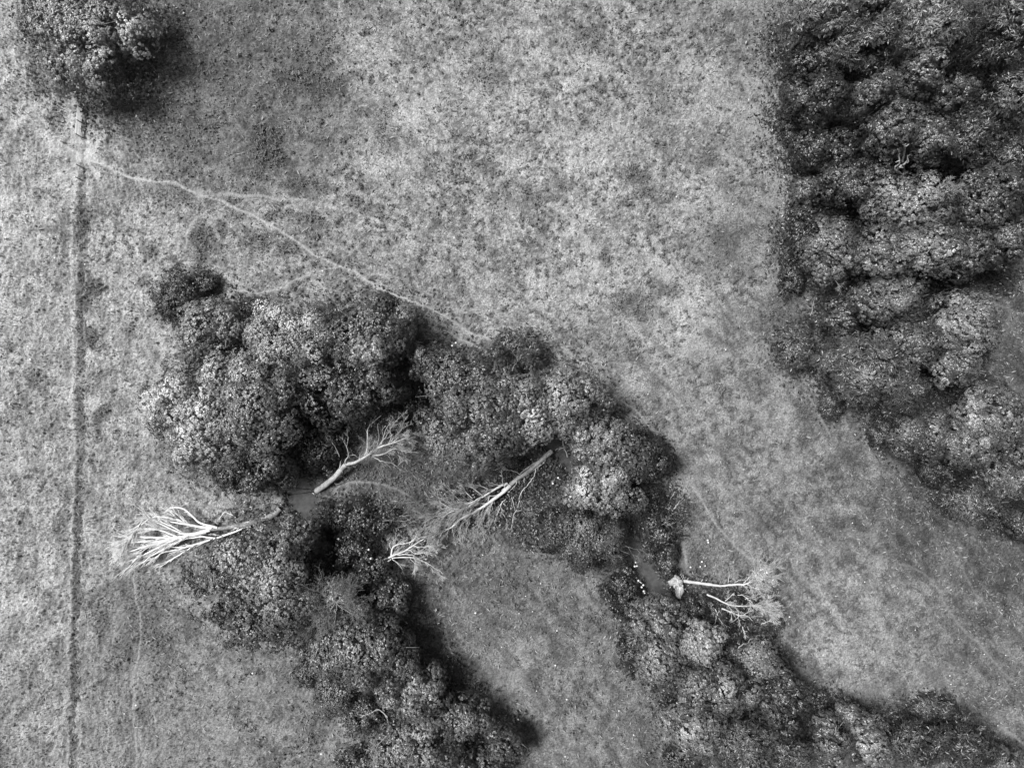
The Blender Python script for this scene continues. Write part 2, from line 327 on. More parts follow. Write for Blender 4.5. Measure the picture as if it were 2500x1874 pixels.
# ground material
m, n, l, p = new_mat('meadow')
at = n.new('ShaderNodeAttribute'); at.attribute_name = 'cover'; sep = n.new('ShaderNodeSeparateColor')
l.new(at.outputs['Color'], sep.inputs[0])
geo = n.new('ShaderNodeNewGeometry')
def noise(scale, detail=4, rough=.6, vec=None):
    q = n.new('ShaderNodeTexNoise'); q.inputs['Scale'].default_value = scale; q.inputs['Detail'].default_value = detail; q.inputs['Roughness'].default_value = rough
    l.new(vec or geo.outputs['Position'], q.inputs['Vector']); return q.outputs[0]
def mp(src, a, b, c_, d_, clamp=True):
    q = n.new('ShaderNodeMapRange'); q.clamp = clamp
    for i, v in enumerate((a, b, c_, d_)): q.inputs[i+1].default_value = v
    l.new(src, q.inputs[0]); return q.outputs[0]
def mth(op, a, b):
    q = n.new('ShaderNodeMath'); q.operation = op
    for i, v in enumerate((a, b)):
        if isinstance(v, (int, float)): q.inputs[i].default_value = v
        else: l.new(v, q.inputs[i])
    return q.outputs[0]
g1 = noise(4.6, 3, .75); g2 = noise(1.6, 4, .65); g3 = noise(11, 2, .6)
t_ = mp(at.outputs['Alpha'], .36, .64, .50, 1.48)
t_ = mth('MULTIPLY', t_, mp(g1, .34, .66, .52, 1.48))
t_ = mth('MULTIPLY', t_, mp(g2, .3, .7, .88, 1.12))
t_ = mth('MULTIPLY', t_, mp(g3, .3, .7, .80, 1.2))
base = mth('MULTIPLY', sep.outputs[0], t_)
# weeds: darker broad leaves; also carries the shade painted beside the trees
wd_ = mth('MULTIPLY', mp(g1, .3, .7, .35, 1.6), mp(sep.outputs[0], .03, .2, .022, .05))
def mixv(f, a, b):
    q = n.new('ShaderNodeMix'); q.data_type = 'FLOAT'; l.new(f, q.inputs[0])
    for s_, v in ((2, a), (3, b)):
        if isinstance(v, (int, float)): q.inputs[s_].default_value = v
        else: l.new(v, q.inputs[s_])
    return q.outputs[0]
base = mixv(mp(sep.outputs[2], 0, .85, 0, .8), base, wd_)
soil = mth('ADD', mth('MULTIPLY', sep.outputs[0], mp(g1, .3, .7, .8, 1.15)), mp(sep.outputs[0], .04, .2, .045, .11))
base = mixv(mp(sep.outputs[1], 0, 1, 0, .85), base, soil)
l.new(base, p.inputs['Base Color']); p.inputs['Roughness'].default_value = 1.0; p.inputs['Specular IOR Level'].default_value = 0.1
bp = n.new('ShaderNodeBump'); bp.inputs['Strength'].default_value = .9; bp.inputs['Distance'].default_value = .12
l.new(mth('ADD', g1, mth('MULTIPLY', g3, .5)), bp.inputs['Height']); l.new(bp.outputs[0], p.inputs['Normal'])
me = mesh_np('ground', V, F, m, True)
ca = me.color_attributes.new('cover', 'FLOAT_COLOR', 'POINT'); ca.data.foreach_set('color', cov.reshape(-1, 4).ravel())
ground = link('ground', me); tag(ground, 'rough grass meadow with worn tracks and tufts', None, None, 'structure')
def ground_z(x, y):
    x = np.atleast_1d(x); y = np.atleast_1d(y)
    i = np.clip(np.searchsorted(gx, x), 0, nx-1); j = np.clip(np.searchsorted(gy, y), 0, ny-1)
    return Z[j, i]
def field(A, x, y):
    i = np.clip(np.searchsorted(gx, x), 0, nx-1); j = np.clip(np.searchsorted(gy, y), 0, ny-1)
    return A[j, i]

# ---------------------------------------------------------------- stream water
m, n, l, p = new_mat('murky_water')
wq = n.new('ShaderNodeTexNoise'); wq.inputs['Scale'].default_value = 1.3; wq.inputs['Detail'].default_value = 6; wq.inputs['Roughness'].default_value = .7; wm = n.new('ShaderNodeMapRange'); wm.inputs[1].default_value = .35; wm.inputs[2].default_value = .7; wm.inputs[3].default_value = .030; wm.inputs[4].default_value = .062; wg = n.new('ShaderNodeNewGeometry'); l.new(wg.outputs['Position'], wq.inputs['Vector']); l.new(wq.outputs[0], wm.inputs[0]); l.new(wm.outputs[0], p.inputs['Base Color']); p.inputs['Roughness'].default_value = .12; p.inputs['IOR'].default_value = 1.33
tc = n.new('ShaderNodeNewGeometry'); q = n.new('ShaderNodeTexNoise'); q.inputs['Scale'].default_value = 2.5; q.inputs['Detail'].default_value = 3
l.new(tc.outputs['Position'], q.inputs['Vector']); b = n.new('ShaderNodeBump'); b.inputs['Strength'].default_value = .15; b.inputs['Distance'].default_value = .05
l.new(q.outputs[0], b.inputs['Height']); l.new(b.outputs[0], p.inputs['Normal'])
M_water = m
sp = smooth_path([(*P(a_, b_), c_) for a_, b_, c_ in STREAM], 3)
tg = np.gradient(sp[:, :2], axis=0); tg /= np.linalg.norm(tg, axis=1, keepdims=True); nr = np.stack([-tg[:, 1], tg[:, 0]], -1)
hw = (sp[:, 2]*S+1.5)[:, None]
LV = np.hstack([sp[:, :2]+nr*hw, np.full((len(sp), 1), -.85)]); RV = np.hstack([sp[:, :2]-nr*hw, np.full((len(sp), 1), -.85)])
k = len(sp); V = np.vstack([LV, RV]); i = np.arange(k-1); F = np.stack([i, i+k, i+k+1, i+1], -1)
tag(link('stream_water', mesh_np('stream_water', V, F, M_water)), 'still murky stream between wooded banks', None, None, 'structure')

# ---------------------------------------------------------------- foliage
def unit(v): return v/(np.linalg.norm(v, axis=-1, keepdims=True)+1e-9)
def cards(pos, nor, size, aspect, rg, along=None):
    """one bent rhombic leaf (2 triangles as a quad) per position"""
    N = len(pos)
    if along is None:
        r_ = rg.normal(size=(N, 3)); t = unit(np.cross(nor, r_))
    else:
        t = unit(along - nor*np.sum(along*nor, -1, keepdims=True))
    b = np.cross(nor, t)
    L = (size*np.sqrt(aspect))[:, None]*.5; W = (size/np.sqrt(aspect))[:, None]*.5
    sk = rg.normal(0, .12, (N, 1))
    v0 = pos - t*L; v2 = pos + t*L*1.0; v1 = pos + b*W + t*L*sk - nor*W*.25; v3 = pos - b*W + t*L*sk - nor*W*.25
    V = np.stack([v0, v1, v2, v3], 1).reshape(-1, 3)
    return V, np.arange(4*N).reshape(N, 4)
def sph(rg, n_): return unit(rg.normal(size=(n_, 3)))

def crown_points(rg, r, style, clumpR, subR, dens, nl, leaf):
    """leaf positions/normals in crown space (centre 0) of an ellipsoid crown r=(rx,ry,rz): boughs > clumps > rosettes > leaves"""
    r = np.array(r, float)*.99; Rm = math.sqrt(r[0]*r[1]); up = np.array([0, 0, 1.])
    area = 2*math.pi*Rm*(Rm*.45+r[2]*.75)
    bR = max(.5, rg.uniform(.25, .37)*Rm); nB = max(6, int(1.35*area/(math.pi*bR**2)))
    k = np.arange(nB)+.5; ph = k*2.39996+rg.random()*6; zz = 1-1.22*k/nB
    d = np.stack([np.cos(ph)*np.sqrt(1-zz**2), np.sin(ph)*np.sqrt(1-zz**2), zz], -1); d = unit(d+rg.normal(0, .30, d.shape))
    br = bR*rg.uniform(.55, 1.25, nB)
    bc = d*rg.uniform(.58, 1.24, (nB, 1))*np.maximum(r-br[:, None]*.85, r*.35)
    # clumps on each bough
    nC = np.maximum(5, (2.2*(br/clumpR)**2*.85).astype(int)); bi = np.repeat(np.arange(nB), nC)
    e1 = sph(rg, len(bi)); bias = unit(d[bi]*.75+up*.65); dt = np.sum(e1*bias, -1); fl = dt < -.05; e1[fl] -= 2*dt[fl, None]*bias[fl]
    cr = clumpR*rg.uniform(.6, 1.3, len(bi)); cc = bc[bi]+e1*(br[bi]*rg.uniform(.75, 1.15, len(bi)))[:, None]*np.array([1, 1, .9])
    out = e1; cd = d[bi]; bt = rg.normal(0, .22, nB)[bi]
    nI = len(cc)//9; di = sph(rg, nI); di[:, 2] = np.abs(di[:, 2])*.8-.1
    cc = np.vstack([cc, di*rg.uniform(.25, .6, (nI, 1))*r]); out = np.vstack([out, di]); cd = np.vstack([cd, di]); cr = np.concatenate([cr, np.full(nI, clumpR*1.3)]); bt = np.concatenate([bt, np.zeros(nI)])
    ct = np.exp(bt+rg.normal(0, .24, len(cc)))
    nS = np.maximum(3, (dens*4*(cr/subR)**2*.36).astype(int))
    idx = np.repeat(np.arange(len(cc)), nS); e = sph(rg, len(idx)); o_ = out[idx]
    bias = unit(o_*.8+up*.7); dt = np.sum(e*bias, -1); fl = dt < -.1; e[fl] -= 2*dt[fl, None]*bias[fl]
    sc = cc[idx]+e*(cr[idx]*rg.uniform(.80, 1.08, len(idx)))[:, None]*np.array([1, 1, .8])
    j = np.repeat(np.arange(len(sc)), nl); tone_ = ct[idx][j]
    if style == 'feather':
        al = unit(e[j]*.6+o_[j]*.9+rg.normal(0, .3, (len(j), 3)))
        pos = sc[j]+al*(rg.uniform(-1, 1, len(j))*subR*1.4)[:, None]+rg.normal(0, subR*.3, (len(j), 3))
        nor = unit(e[j]*.35+o_[j]*.6+cd[idx][j]*.35+up*.15+rg.normal(0, .34, (len(j), 3)))
        return pos, nor, leaf*rg.uniform(.7, 1.3, len(j)), np.full(len(j), 3.2), al, tone_
    f = sph(rg, len(j)); dt = np.sum(f*e[j], -1); fl = dt < -.1; f[fl] -= 2*dt[fl, None]*e[j][fl]
    pos = sc[j]+f*(subR*rg.uniform(.55, 1.0, len(j)))[:, None]*np.array([1, 1, .8])
    nor = unit(f*.42+e[j]*.35+o_[j]*.6+cd[idx][j]*.38+rg.normal(0, .24, (len(j), 3)))
    return pos, nor, leaf*rg.uniform(.65, 1.35, len(j)), np.full(len(j), 1.35), None, tone_

def limbs(rg, tb, r, zc, ht, trunk_r, nl_, T):
    """trunk and limbs in root space; crown centre at tb"""
    top = np.array([tb[0]*.8, tb[1]*.8, zc+r[2]*.35])
    pts = smooth_path([(0, 0, -.2), (tb[0]*.15, tb[1]*.15, zc*.35), (tb[0]*.5, tb[1]*.5, zc*.8), top], 3, .06, rg)
    T.add(pts, np.linspace(trunk_r, trunk_r*.25, len(pts)), 8)
    T.add([(0, 0, -.3), (0, 0, .25)], [trunk_r*1.6, trunk_r*1.02], 8)
    for i in range(nl_):
        az = i*2.4+rg.random(); t = rg.uniform(.35, .85); s = pts[int(t*(len(pts)-1))]
        e = np.array([tb[0]+math.cos(az)*r[0]*.78, tb[1]+math.sin(az)*r[1]*.78, zc+r[2]*rg.uniform(-.1, .7)])
        mid = s*.5+e*.5+np.array([0, 0, .4])+rg.normal(0, .25, 3)
        q = smooth_path([s, mid, e], 3, .05, rg); T.add(q, np.linspace(trunk_r*.45, .03, len(q)), 5)
        for _ in range(2):
            a = q[rg.integers(2, len(q)-1)]; e2 = a+rg.normal(0, 1, 3)*np.array(r)*.22+np.array([0, 0, .3])
            T.add([a, (a+e2)/2+rg.normal(0, .1, 3), e2], [trunk_r*.18, .04, .015], 4)

def twig_fan(T, rg, start, direction, length, rad, depth=3, spread=.55, nb=4, zmin=.05, zflat=.55, wander=.12):
    """a dead branch that forks again and again"""
    direction = unit(np.array(direction, float)); p0 = np.array(start, float); nseg = 5
    pts = [p0]; d = direction.copy()
    for k in range(nseg):
        d = unit(d+rg.normal(0, wander, 3)*np.array([1, 1, zflat])); pts.append(pts[-1]+d*length/nseg)
    pts = np.array(pts); pts[:, 2] = np.maximum(pts[:, 2], zmin)
    T.add(pts, np.linspace(rad, max(.010, rad*.35), len(pts)), 5 if rad > .05 else 3)
    if depth <= 0: return
    for k in range(nb):
        t = rg.uniform(.25, 1.0); i = min(int(t*nseg), nseg-1); a = pts[i]+(pts[i+1]-pts[i])*(t*nseg-i)
        dd_ = unit(pts[i+1]-pts[i]); side = rg.normal(size=3)*np.array([1, 1, zflat]); side = unit(side-dd_*np.dot(side, dd_))
        twig_fan(T, rg, a, dd_+side*spread*rg.uniform(.5, 1.4), length*rg.uniform(.42, .72), max(.011, rad*.5), depth-1, spread, nb, zmin, zflat, wander)

def tree(name, px, py, rx, ry, ht, tone, style, label, cat='tree', group=None, deadtw=None, clump=None, gap=1.0, leafs=None):
    rg = np.random.default_rng(int(px*31+py*7))
    low = name in ('shrub', 'bramble_bush')
    if not low: ht *= rg.uniform(.86, 1.12)
    rz = ht*(.5 if low else .40); zc = ht-rz
    f = (H-zc)/H; RX, RY = rx*S*f, ry*S*f; cx, cy = P(px, py, zc)
    # an ellipsoid seen from the side looks wider by its height: take that out of its radius
    RX = math.sqrt(max(RX*RX-(rz*.55*cx/H)**2, (.85*RX)**2)); RY = math.sqrt(max(RY*RY-(rz*.55*cy/H)**2, (.85*RY)**2))
    tr = max(.06, min(.42, .028*ht)) if not low else .05
    ox, oy = rg.uniform(-.12, .12)*RX, rg.uniform(-.12, .12)*RY     # trunk foot not exactly under the crown
    bx, by = cx-ox, cy-oy; bz = float(ground_z(bx, by)[0]); bz = max(bz, -.9)
    e = empty(name, (bx, by, bz), label, cat, group)
    cR = clump or max(.36, min(1.0, .165*math.sqrt(RX*RY)))*rg.uniform(.75, 1.25)
    subR, nl, leaf = (.23, 7, .215)
    if low: subR, nl, leaf = .20, 5, .20
    if style == 'feather': subR, nl, leaf = .26, 6, .26
    if style == 'fine': subR, nl, leaf = .17, 5, .17
    if leafs: leaf *= leafs
    dens = 1.0*gap
    pos, nor, sz, asp, al, tn = crown_points(rg, (RX, RY, rz), style, cR, subR, dens, nl, leaf)
    pos = pos+np.array([ox, oy, zc-bz]); gz = pos[:, 2] > .05
    pos, nor, sz, asp = pos[gz], nor[gz], sz[gz], asp[gz]; tn = tn[gz]; al = al[gz] if al is not None else None
    V, F = cards(pos, nor, sz, asp, rg, al)
    link('crown' if not low else 'foliage', vary(mesh_np('crown', V, F, M_leaf), tn), e, col=tone)
    T = Tubes()
    if low:
        for i in range(6):
            az = i*1.05+rg.random(); T.add([(0, 0, -.1), (math.cos(az)*RX*.3+ox, math.sin(az)*RY*.3+oy, ht*.4), (math.cos(az)*RX*.65+ox, math.sin(az)*RY*.65+oy, ht*.72)], [.05, .035, .015], 4)
        link('stems', T.mesh('stems', M_bark), e)
    else:
        limbs(rg, (ox, oy), (RX, RY, rz), zc-bz, ht, tr, 7, T)
        link('trunk', T.mesh('trunk', M_bark), e)
    if deadtw:
        for (dx, dy, ang, ln, r0, dep, nb, mt) in deadtw:
            zz = ht*.92; wx, wy = P(dx, dy, zz)
            # height of the crown surface under this point
            q = 1-((wx-cx)/RX)**2-((wy-cy)/RY)**2; zz = zc+rz*math.sqrt(max(.05, q))-.2
            wx, wy = P(dx, dy, zz); T2 = Tubes()
            a = math.radians(ang)
            twig_fan(T2, rg, (wx-bx, wy-by, zz-bz), (math.cos(a), math.sin(a), .45), ln, r0, dep, .7, nb, zz-bz-.6, .6, .16)
            link('dead_branch', T2.mesh('dead_branch', mt), e)
    STATS[0] += len(F)
    return e
STATS = [0]
TREE_GAIN = 0.66; GRASS_N = 400000
# ---------------------------------------------------------------- the trees: name, px, py, rx, ry (photograph pixels), height m, reflectance, leaf style, label
GW = 'trees of the wood at the right edge'; GM = 'trees round the stream meander'; GL = 'trees of the lower left copse'; GR = 'trees of the lower right copse'
D1, D2 = M_dead, M_dead2
TREES = [
 ('broadleaf_tree', 208, 80, 150, 154, 9.5, .15, 'leaf', 'large lone tree standing over the boundary ditch above the rail fence', None, None),
 # meander copse, left half
 ('shrub', 432, 728, 56, 68, 4.5, .050, 'fine', 'dark dense bush at the upper left tip of the meander copse', GM, None),
 ('shrub', 500, 690, 34, 28, 2.5, .06, 'fine', 'low dark bush just right of the upper left tip of the copse', GM, None),
 ('broadleaf_tree', 525, 800, 98, 80, 9, .135, 'leaf', 'pale topped small tree between the dark tip bush and the pale big crown', GM, None),
 ('shrub', 500, 888, 34, 28, 2.8, .06, 'fine', 'small low bush in the notch on the left side of the meander copse', GM, None),
 ('shrub', 615, 765, 52, 36, 3.5, .045, 'leaf', 'dark low bush under the upper edge beside the pale topped tree', GM, None),
 ('broadleaf_tree', 722, 835, 112, 100, 12, .165, 'fine', 'palest fine leaved crown at the top of the meander copse', GM, None),
 ('broadleaf_tree', 905, 808, 122, 92, 13, .068, 'leaf', 'dark clumpy tree against the main footpath at the top of the copse', GM, None),
 ('broadleaf_tree', 912, 862, 52, 42, 15.5, .14, 'leaf', 'small pale rounded crown standing above the dark clumpy tree', GM, None),
 ('broadleaf_tree', 500, 1018, 124, 134, 13, .195, 'leaf', 'biggest bright crown at the far left of the meander copse', GM, None),
 ('broadleaf_tree', 655, 985, 88, 118, 13.5, .12, 'leaf', 'mid grey crown pressed against the right side of the biggest bright crown', GM, None),
 ('broadleaf_tree', 622, 895, 40, 50, 12, .17, 'fine', 'narrow pale crown top just above the mid grey crown', GM, None),
 ('broadleaf_tree', 860, 950, 128, 82, 12, .052, 'leaf', 'very dark tree in the middle of the copse above the bleached fork tree', GM, None),
 ('broadleaf_tree', 625, 1135, 102, 68, 7.5, .052, 'leaf', 'dark low tree hanging over the left end of the stream pool', GM, None),
 ('shrub', 790, 1085, 66, 52, 3.5, .035, 'leaf', 'very dark bush left of the bleached fork tree', GM, None),
 ('broadleaf_tree', 1042, 880, 58, 52, 8, .062, 'leaf', 'small dark tree with white flower heads at its upper edge', GM, None),
 ('shrub', 1010, 972, 40, 44, 3, .022, 'leaf', 'added black bush standing in for deep shade in the gap between the two halves of the meander copse', GM, None),  # bush added; its black leaves paint the deep shade of this gap
 ('shrub', 748, 1128, 50, 36, 3, .04, 'leaf', 'dark bush leaning over the upper end of the left stream pool', GM, None),
 ('shrub', 950, 1020, 56, 36, 4, .05, 'leaf', 'dark bush behind the twigs of the bleached fork tree', GM, None),
 # meander copse, right half
 ('shrub', 1262, 850, 66, 42, 5, .085, 'feather', 'feathery bush where the main footpath meets the copse', GM, [(1250, 880, 80, 2.2, .05, 2, 4, D2)]),
 ('broadleaf_tree', 1155, 930, 150, 76, 12, .082, 'leaf', 'broad mid grey crown below the feathery bush at the footpath', GM, [(1250, 905, 60, 1.8, .05, 2, 4, D1), (1238, 935, 100, 1.3, .04, 2, 3, D2)]),
 ('broadleaf_tree', 1152, 1045, 132, 104, 13, .095, 'leaf', 'largest central crown above the fallen twin trunks', GM, [(1085, 1085, 250, 2.5, .06, 3, 3, D2), (1180, 1050, 200, 1.6, .04, 2, 3, D2)]),
 ('broadleaf_tree', 1378, 985, 100, 94, 12.5, .12, 'leaf', 'pale grey crown overhanging the middle stream pool', GM, None),
 ('broadleaf_tree', 1285, 1000, 90, 80, 13.5, .125, 'leaf', 'rounded crown between the largest central crown and the middle pool', GM, None),
 ('broadleaf_tree', 1478, 1092, 92, 80, 12, .10, 'leaf', 'crown right of the middle stream pool beside the meadow path', GM, None),
 ('broadleaf_tree', 1470, 1180, 100, 76, 11.5, .135, 'leaf', 'bright speckled crown right of the fallen twin trunks', GM, [(1420, 1190, 235, 1.8, .06, 2, 4, D1), (1385, 1115, 100, 1.8, .06, 2, 3, D1), (1462, 1165, 120, 1.2, .04, 2, 3, D2)]),
 ('broadleaf_tree', 1575, 1118, 62, 62, 6, .03, 'leaf', 'blackest round crown at the meadow path end of the copse', GM, None),
 ('broadleaf_tree', 1440, 1315, 96, 70, 6, .062, 'fine', 'low tangled tree with bleached twigs left of the lower stream pool', GM, [(1462, 1330, 60, 3.2, .05, 3, 4, D2), (1480, 1365, 80, 2.6, .05, 3, 5, D2), (1520, 1335, 20, 2.6, .04, 3, 4, D2)]),
 ('shrub', 1560, 1225, 60, 46, 3.5, .042, 'fine', 'dark bush below the blackest round crown', GM, None),
 ('bramble_bush', 1612, 1310, 44, 66, 2.6, .040, 'leaf', 'dark bramble bank along the right shore of the lower stream pool', GM, [(1612, 1283, 40, 1.6, .04, 3, 4, D1), (1655, 1310, 100, 1.6, .03, 2, 4, D2)]),
 ('bramble_bush', 1628, 1372, 26, 36, 2.0, .055, 'leaf', 'small bramble patch above the pale root plate', GM, None),
 ('bramble_bush', 1520, 1440, 44, 56, 2.0, .034, 'leaf', 'dark bramble bush with white flower heads on the left shore of the lower pool', GM, None),
 ('shrub', 1360, 1290, 50, 60, 2.2, .035, 'fine', 'low dark scrub along the left foot of the low tangled tree', GM, None),
 # lower left copse
 ('broadleaf_tree', 640, 1400, 150, 128, 14, .125, 'leaf', 'largest rounded crown of the lower left copse beside the white fallen tree', GL, [(660, 1480, 250, 1.5, .05, 2, 3, D2)]),
 ('broadleaf_tree', 648, 1510, 104, 66, 11.5, .088, 'leaf', 'lower shaded crown under the largest rounded crown', GL, None),
 ('broadleaf_tree', 715, 1300, 62, 48, 9, .12, 'leaf', 'small crown between the left stream pool and the largest rounded crown', GL, None),
 ('dying_tree', 820, 1468, 70, 58, 8, .13, 'feather', 'star shaped half dead tree with bare radiating branches', GL, [(820, 1468, a+(a*7) % 17, 2.5+(a % 3)*.5, .06, 3, 5, D2) for a in range(10, 370, 27)]),
 ('bramble_bush', 870, 1275, 98, 52, 1.5, .042, 'leaf', 'wide dark bramble thicket between the two left hand stream bends', GL, None),
 ('bramble_bush', 850, 1345, 70, 44, 2.4, .034, 'leaf', 'darkest bramble patch left of the small bleached fallen tree', GL, None),
 ('shrub', 905, 1395, 52, 52, 3, .034, 'leaf', 'dark scrub right of the star shaped dying tree', GL, None),
 ('broadleaf_tree', 960, 1460, 50, 54, 6.5, .05, 'leaf', 'small dark tree on the left edge of the clearing', GL, None),
 ('broadleaf_tree', 882, 1500, 62, 42, 7, .075, 'fine', 'mid grey crown just below the star shaped dying tree', GL, None),
 ('shrub', 770, 1335, 40, 50, 3, .05, 'leaf', 'dark bush below the left stream pool', GL, None),
 ('broadleaf_tree', 898, 1590, 120, 84, 12.5, .092, 'leaf', 'wide knobbly crown in the middle of the lower left copse', GL, None),
 ('broadleaf_tree', 812, 1580, 52, 62, 11, .115, 'leaf', 'paler crown on the left flank of the wide knobbly crown', GL, None),
 ('broadleaf_tree', 1010, 1680, 92, 62, 11, .10, 'leaf', 'clumpy crown leaning over the dark strip of the clearing', GL, None),
 ('shrub', 820, 1695, 62, 52, 3.5, .085, 'fine', 'pale low bush on the outer left foot of the copse', GL, None),
 ('shrub', 885, 1745, 52, 44, 3.2, .05, 'fine', 'dark low bush with one bare white branch', GL, [(925, 1735, 205, 3.2, .05, 2, 3, D1)]),
 ('broadleaf_tree', 1120, 1750, 78, 52, 9, .082, 'leaf', 'crown on the right flank near the bottom edge of the copse', GL, None),
 ('broadleaf_tree', 1010, 1812, 112, 74, 11, .11, 'leaf', 'bottommost large crown of the lower left copse', GL, [(945, 1795, 200, 2.4, .05, 3, 5, D1)]),
 ('broadleaf_tree', 1232, 1812, 56, 52, 7, .06, 'leaf', 'small dark crown at the lower right tip of the lower left copse', GL, None),
 ('shrub', 880, 1862, 56, 34, 3, .05, 'fine', 'dark low bush cut by the bottom edge left of the large crown', GL, None),
 ('broadleaf_tree', 1150, 1880, 84, 44, 8, .085, 'leaf', 'crown cut by the bottom edge below the small dark crown', GL, None),
 ('shrub', 762, 1620, 40, 60, 2.4, .075, 'fine', 'low scrub fringe left of the paler flank crown', GL, None),
 # lower right copse
 ('broadleaf_tree', 1600, 1520, 70, 66, 9, .105, 'leaf', 'tree with a bleached branch tuft at the top left of the lower right copse', GR, [(1568, 1515, 235, 1.8, .05, 3, 5, D1), (1565, 1495, 130, 1.6, .04, 2, 4, D1)]),
 ('broadleaf_tree', 1605, 1610, 62, 60, 9.5, .115, 'leaf', 'clumpy crown on the clearing edge below the bleached branch tuft', GR, None),
 ('broadleaf_tree', 1708, 1562, 60, 54, 9.5, .15, 'leaf', 'compact pale crown below the fallen crown with root plate', GR, None),
 ('broadleaf_tree', 1846, 1605, 46, 58, 9.5, .115, 'fine', 'upright pale crown at the meadow side of the lower right copse', GR, None),
 ('broadleaf_tree', 1738, 1672, 104, 66, 11, .095, 'leaf', 'broad clumpy crown in the middle of the lower right copse', GR, None),
 ('broadleaf_tree', 1695, 1765, 70, 60, 10.5, .115, 'leaf', 'knobbly crown at the lower left of the lower right copse', GR, None),
 ('broadleaf_tree', 1908, 1700, 62, 92, 9, .048, 'leaf', 'tall dark crown on the meadow edge of the lower right copse', GR, None),
 ('broadleaf_tree', 1812, 1815, 72, 66, 9, .075, 'feather', 'feathery crown near the bottom edge below the broad clumpy crown', GR, None),
 ('broadleaf_tree', 1915, 1835, 62, 50, 8, .068, 'feather', 'feathery darker crown second from the left along the bottom edge of the lower right copse', GR, None),
 ('broadleaf_tree', 2020, 1800, 42, 66, 9, .082, 'leaf', 'narrow upright crown left of the paired narrow crown near the bottom edge', GR, None),
 ('broadleaf_tree', 2115, 1800, 42, 62, 9.5, .105, 'leaf', 'narrow pale upright crown nearest the black hollow at the bottom', GR, None),
 ('broadleaf_tree', 2068, 1735, 32, 28, 7.5, .09, 'fine', 'tiny crown above the two narrow upright crowns', GR, None),
 ('broadleaf_tree', 2235, 1805, 84, 58, 6.5, .052, 'feather', 'dark feathery crown right of the two narrow upright crowns', GR, None),
 ('broadleaf_tree', 2350, 1815, 66, 62, 6.5, .05, 'feather', 'dark feathery crown second from the lower right corner', GR, None),
 ('broadleaf_tree', 2455, 1862, 58, 34, 7, .09, 'feather', 'paler feathery crown in the lower right corner', GR, None),
 ('shrub', 2280, 1728, 62, 34, 2.2, .06, 'feather', 'low feathery scrub above the dark feathery crowns', GR, None),
 ('shrub', 1990, 1722, 44, 40, 2.5, .045, 'fine', 'low dark bush between the tall dark crown and the tiny crown', GR, None),
 ('shrub', 1670, 1855, 56, 34, 3, .05, 'fine', 'low bush at the bottom edge left of the feathery crowns', GR, None),
 ('bramble_bush', 1770, 1490, 66, 44, 1.2, .05, 'leaf', 'weedy bramble mound under the dead limbs below the fallen root plate tree', GR, None),
 ('bramble_bush', 1860, 1510, 48, 46, 1.2, .05, 'leaf', 'weedy bramble mound at the meadow end of the dead limbs', GR, None),
 ('shrub', 1690, 1480, 44, 34, 2.4, .045, 'fine', 'dark scrub just below the pale root plate', GR, None),
 ('shrub', 1800, 1590, 44, 30, 4, .055, 'leaf', 'dark bush with a snaking white branch between two pale crowns', GR, None),
 ('shrub', 1540, 1580, 30, 70, 2.2, .04, 'fine', 'low dark scrub strip along the clearing side of the lower right copse', GR, None),
 # the wood at the right, leaf tones lowered to imitate the vignette
 ('broadleaf_tree', 1990, 52, 86, 62, 13, .092, 'feather', 'pale soft crown at the upper left corner of the right hand wood', GW, None),
 ('broadleaf_tree', 2078, 122, 92, 60, 13, .07, 'feather', 'mid grey soft crown just below the pale corner crown of the wood', GW, None),
 ('broadleaf_tree', 2272, 70, 112, 84, 15, .085, 'feather', 'broad soft crown at the top edge of the wood', GW, None),
 ('broadleaf_tree', 2130, 20, 44, 36, 10, .04, 'leaf', 'dark gap tree between the two soft crowns at the top edge', GW, None),
 ('broadleaf_tree', 2445, 85, 78, 96, 13, .045, 'feather', 'dark crown in the upper right corner of the picture', GW, None),
 ('broadleaf_tree', 2218, 205, 56, 50, 14, .068, 'leaf', 'compact crown below the broad soft crown of the wood', GW, None),
 ('broadleaf_tree', 2112, 238, 34, 40, 12.5, .07, 'leaf', 'small round crown beside the black hollow in the upper wood', GW, None),
 ('broadleaf_tree', 1990, 248, 84, 64, 11, .042, 'leaf', 'dark speckled crown on the meadow edge of the upper wood', GW, None),
 ('broadleaf_tree', 1965, 165, 50, 50, 8, .035, 'leaf', 'very dark low crown on the meadow edge under the pale corner crown', GW, None),
 ('broadleaf_tree', 2296, 250, 50, 44, 12, .055, 'leaf', 'dark small crown right of the compact crown in the upper wood', GW, None),
 ('broadleaf_tree', 2462, 248, 66, 64, 14, .07, 'feather', 'mid grey crown at the right edge above the dark woodland mass', GW, None),
 ('broadleaf_tree', 2158, 325, 56, 62, 13, .070, 'leaf', 'left crown of the twin crowns above the standing dead snag', GW, None),
 ('broadleaf_tree', 2252, 350, 48, 60, 14, .085, 'leaf', 'right crown of the twin crowns above the standing dead snag', GW, None),
 ('broadleaf_tree', 2365, 352, 84, 60, 12, .042, 'feather', 'dark soft crown right of the twin crowns', GW, None),
 ('broadleaf_tree', 2445, 400, 72, 62, 12.5, .05, 'feather', 'dark soft crown at the right edge level with the dead snag', GW, None),
 ('broadleaf_tree', 2010, 365, 84, 54, 9, .038, 'leaf', 'dark loose crown on the meadow edge above the feathery dome', GW, None),
 ('broadleaf_tree', 2088, 450, 92, 58, 12, .058, 'fine', 'smooth feathery dome above the big bright crown of the wood', GW, None),
 ('shrub', 1968, 468, 36, 40, 5, .085, 'fine', 'small pale bush at the meadow edge left of the feathery dome', GW, None),
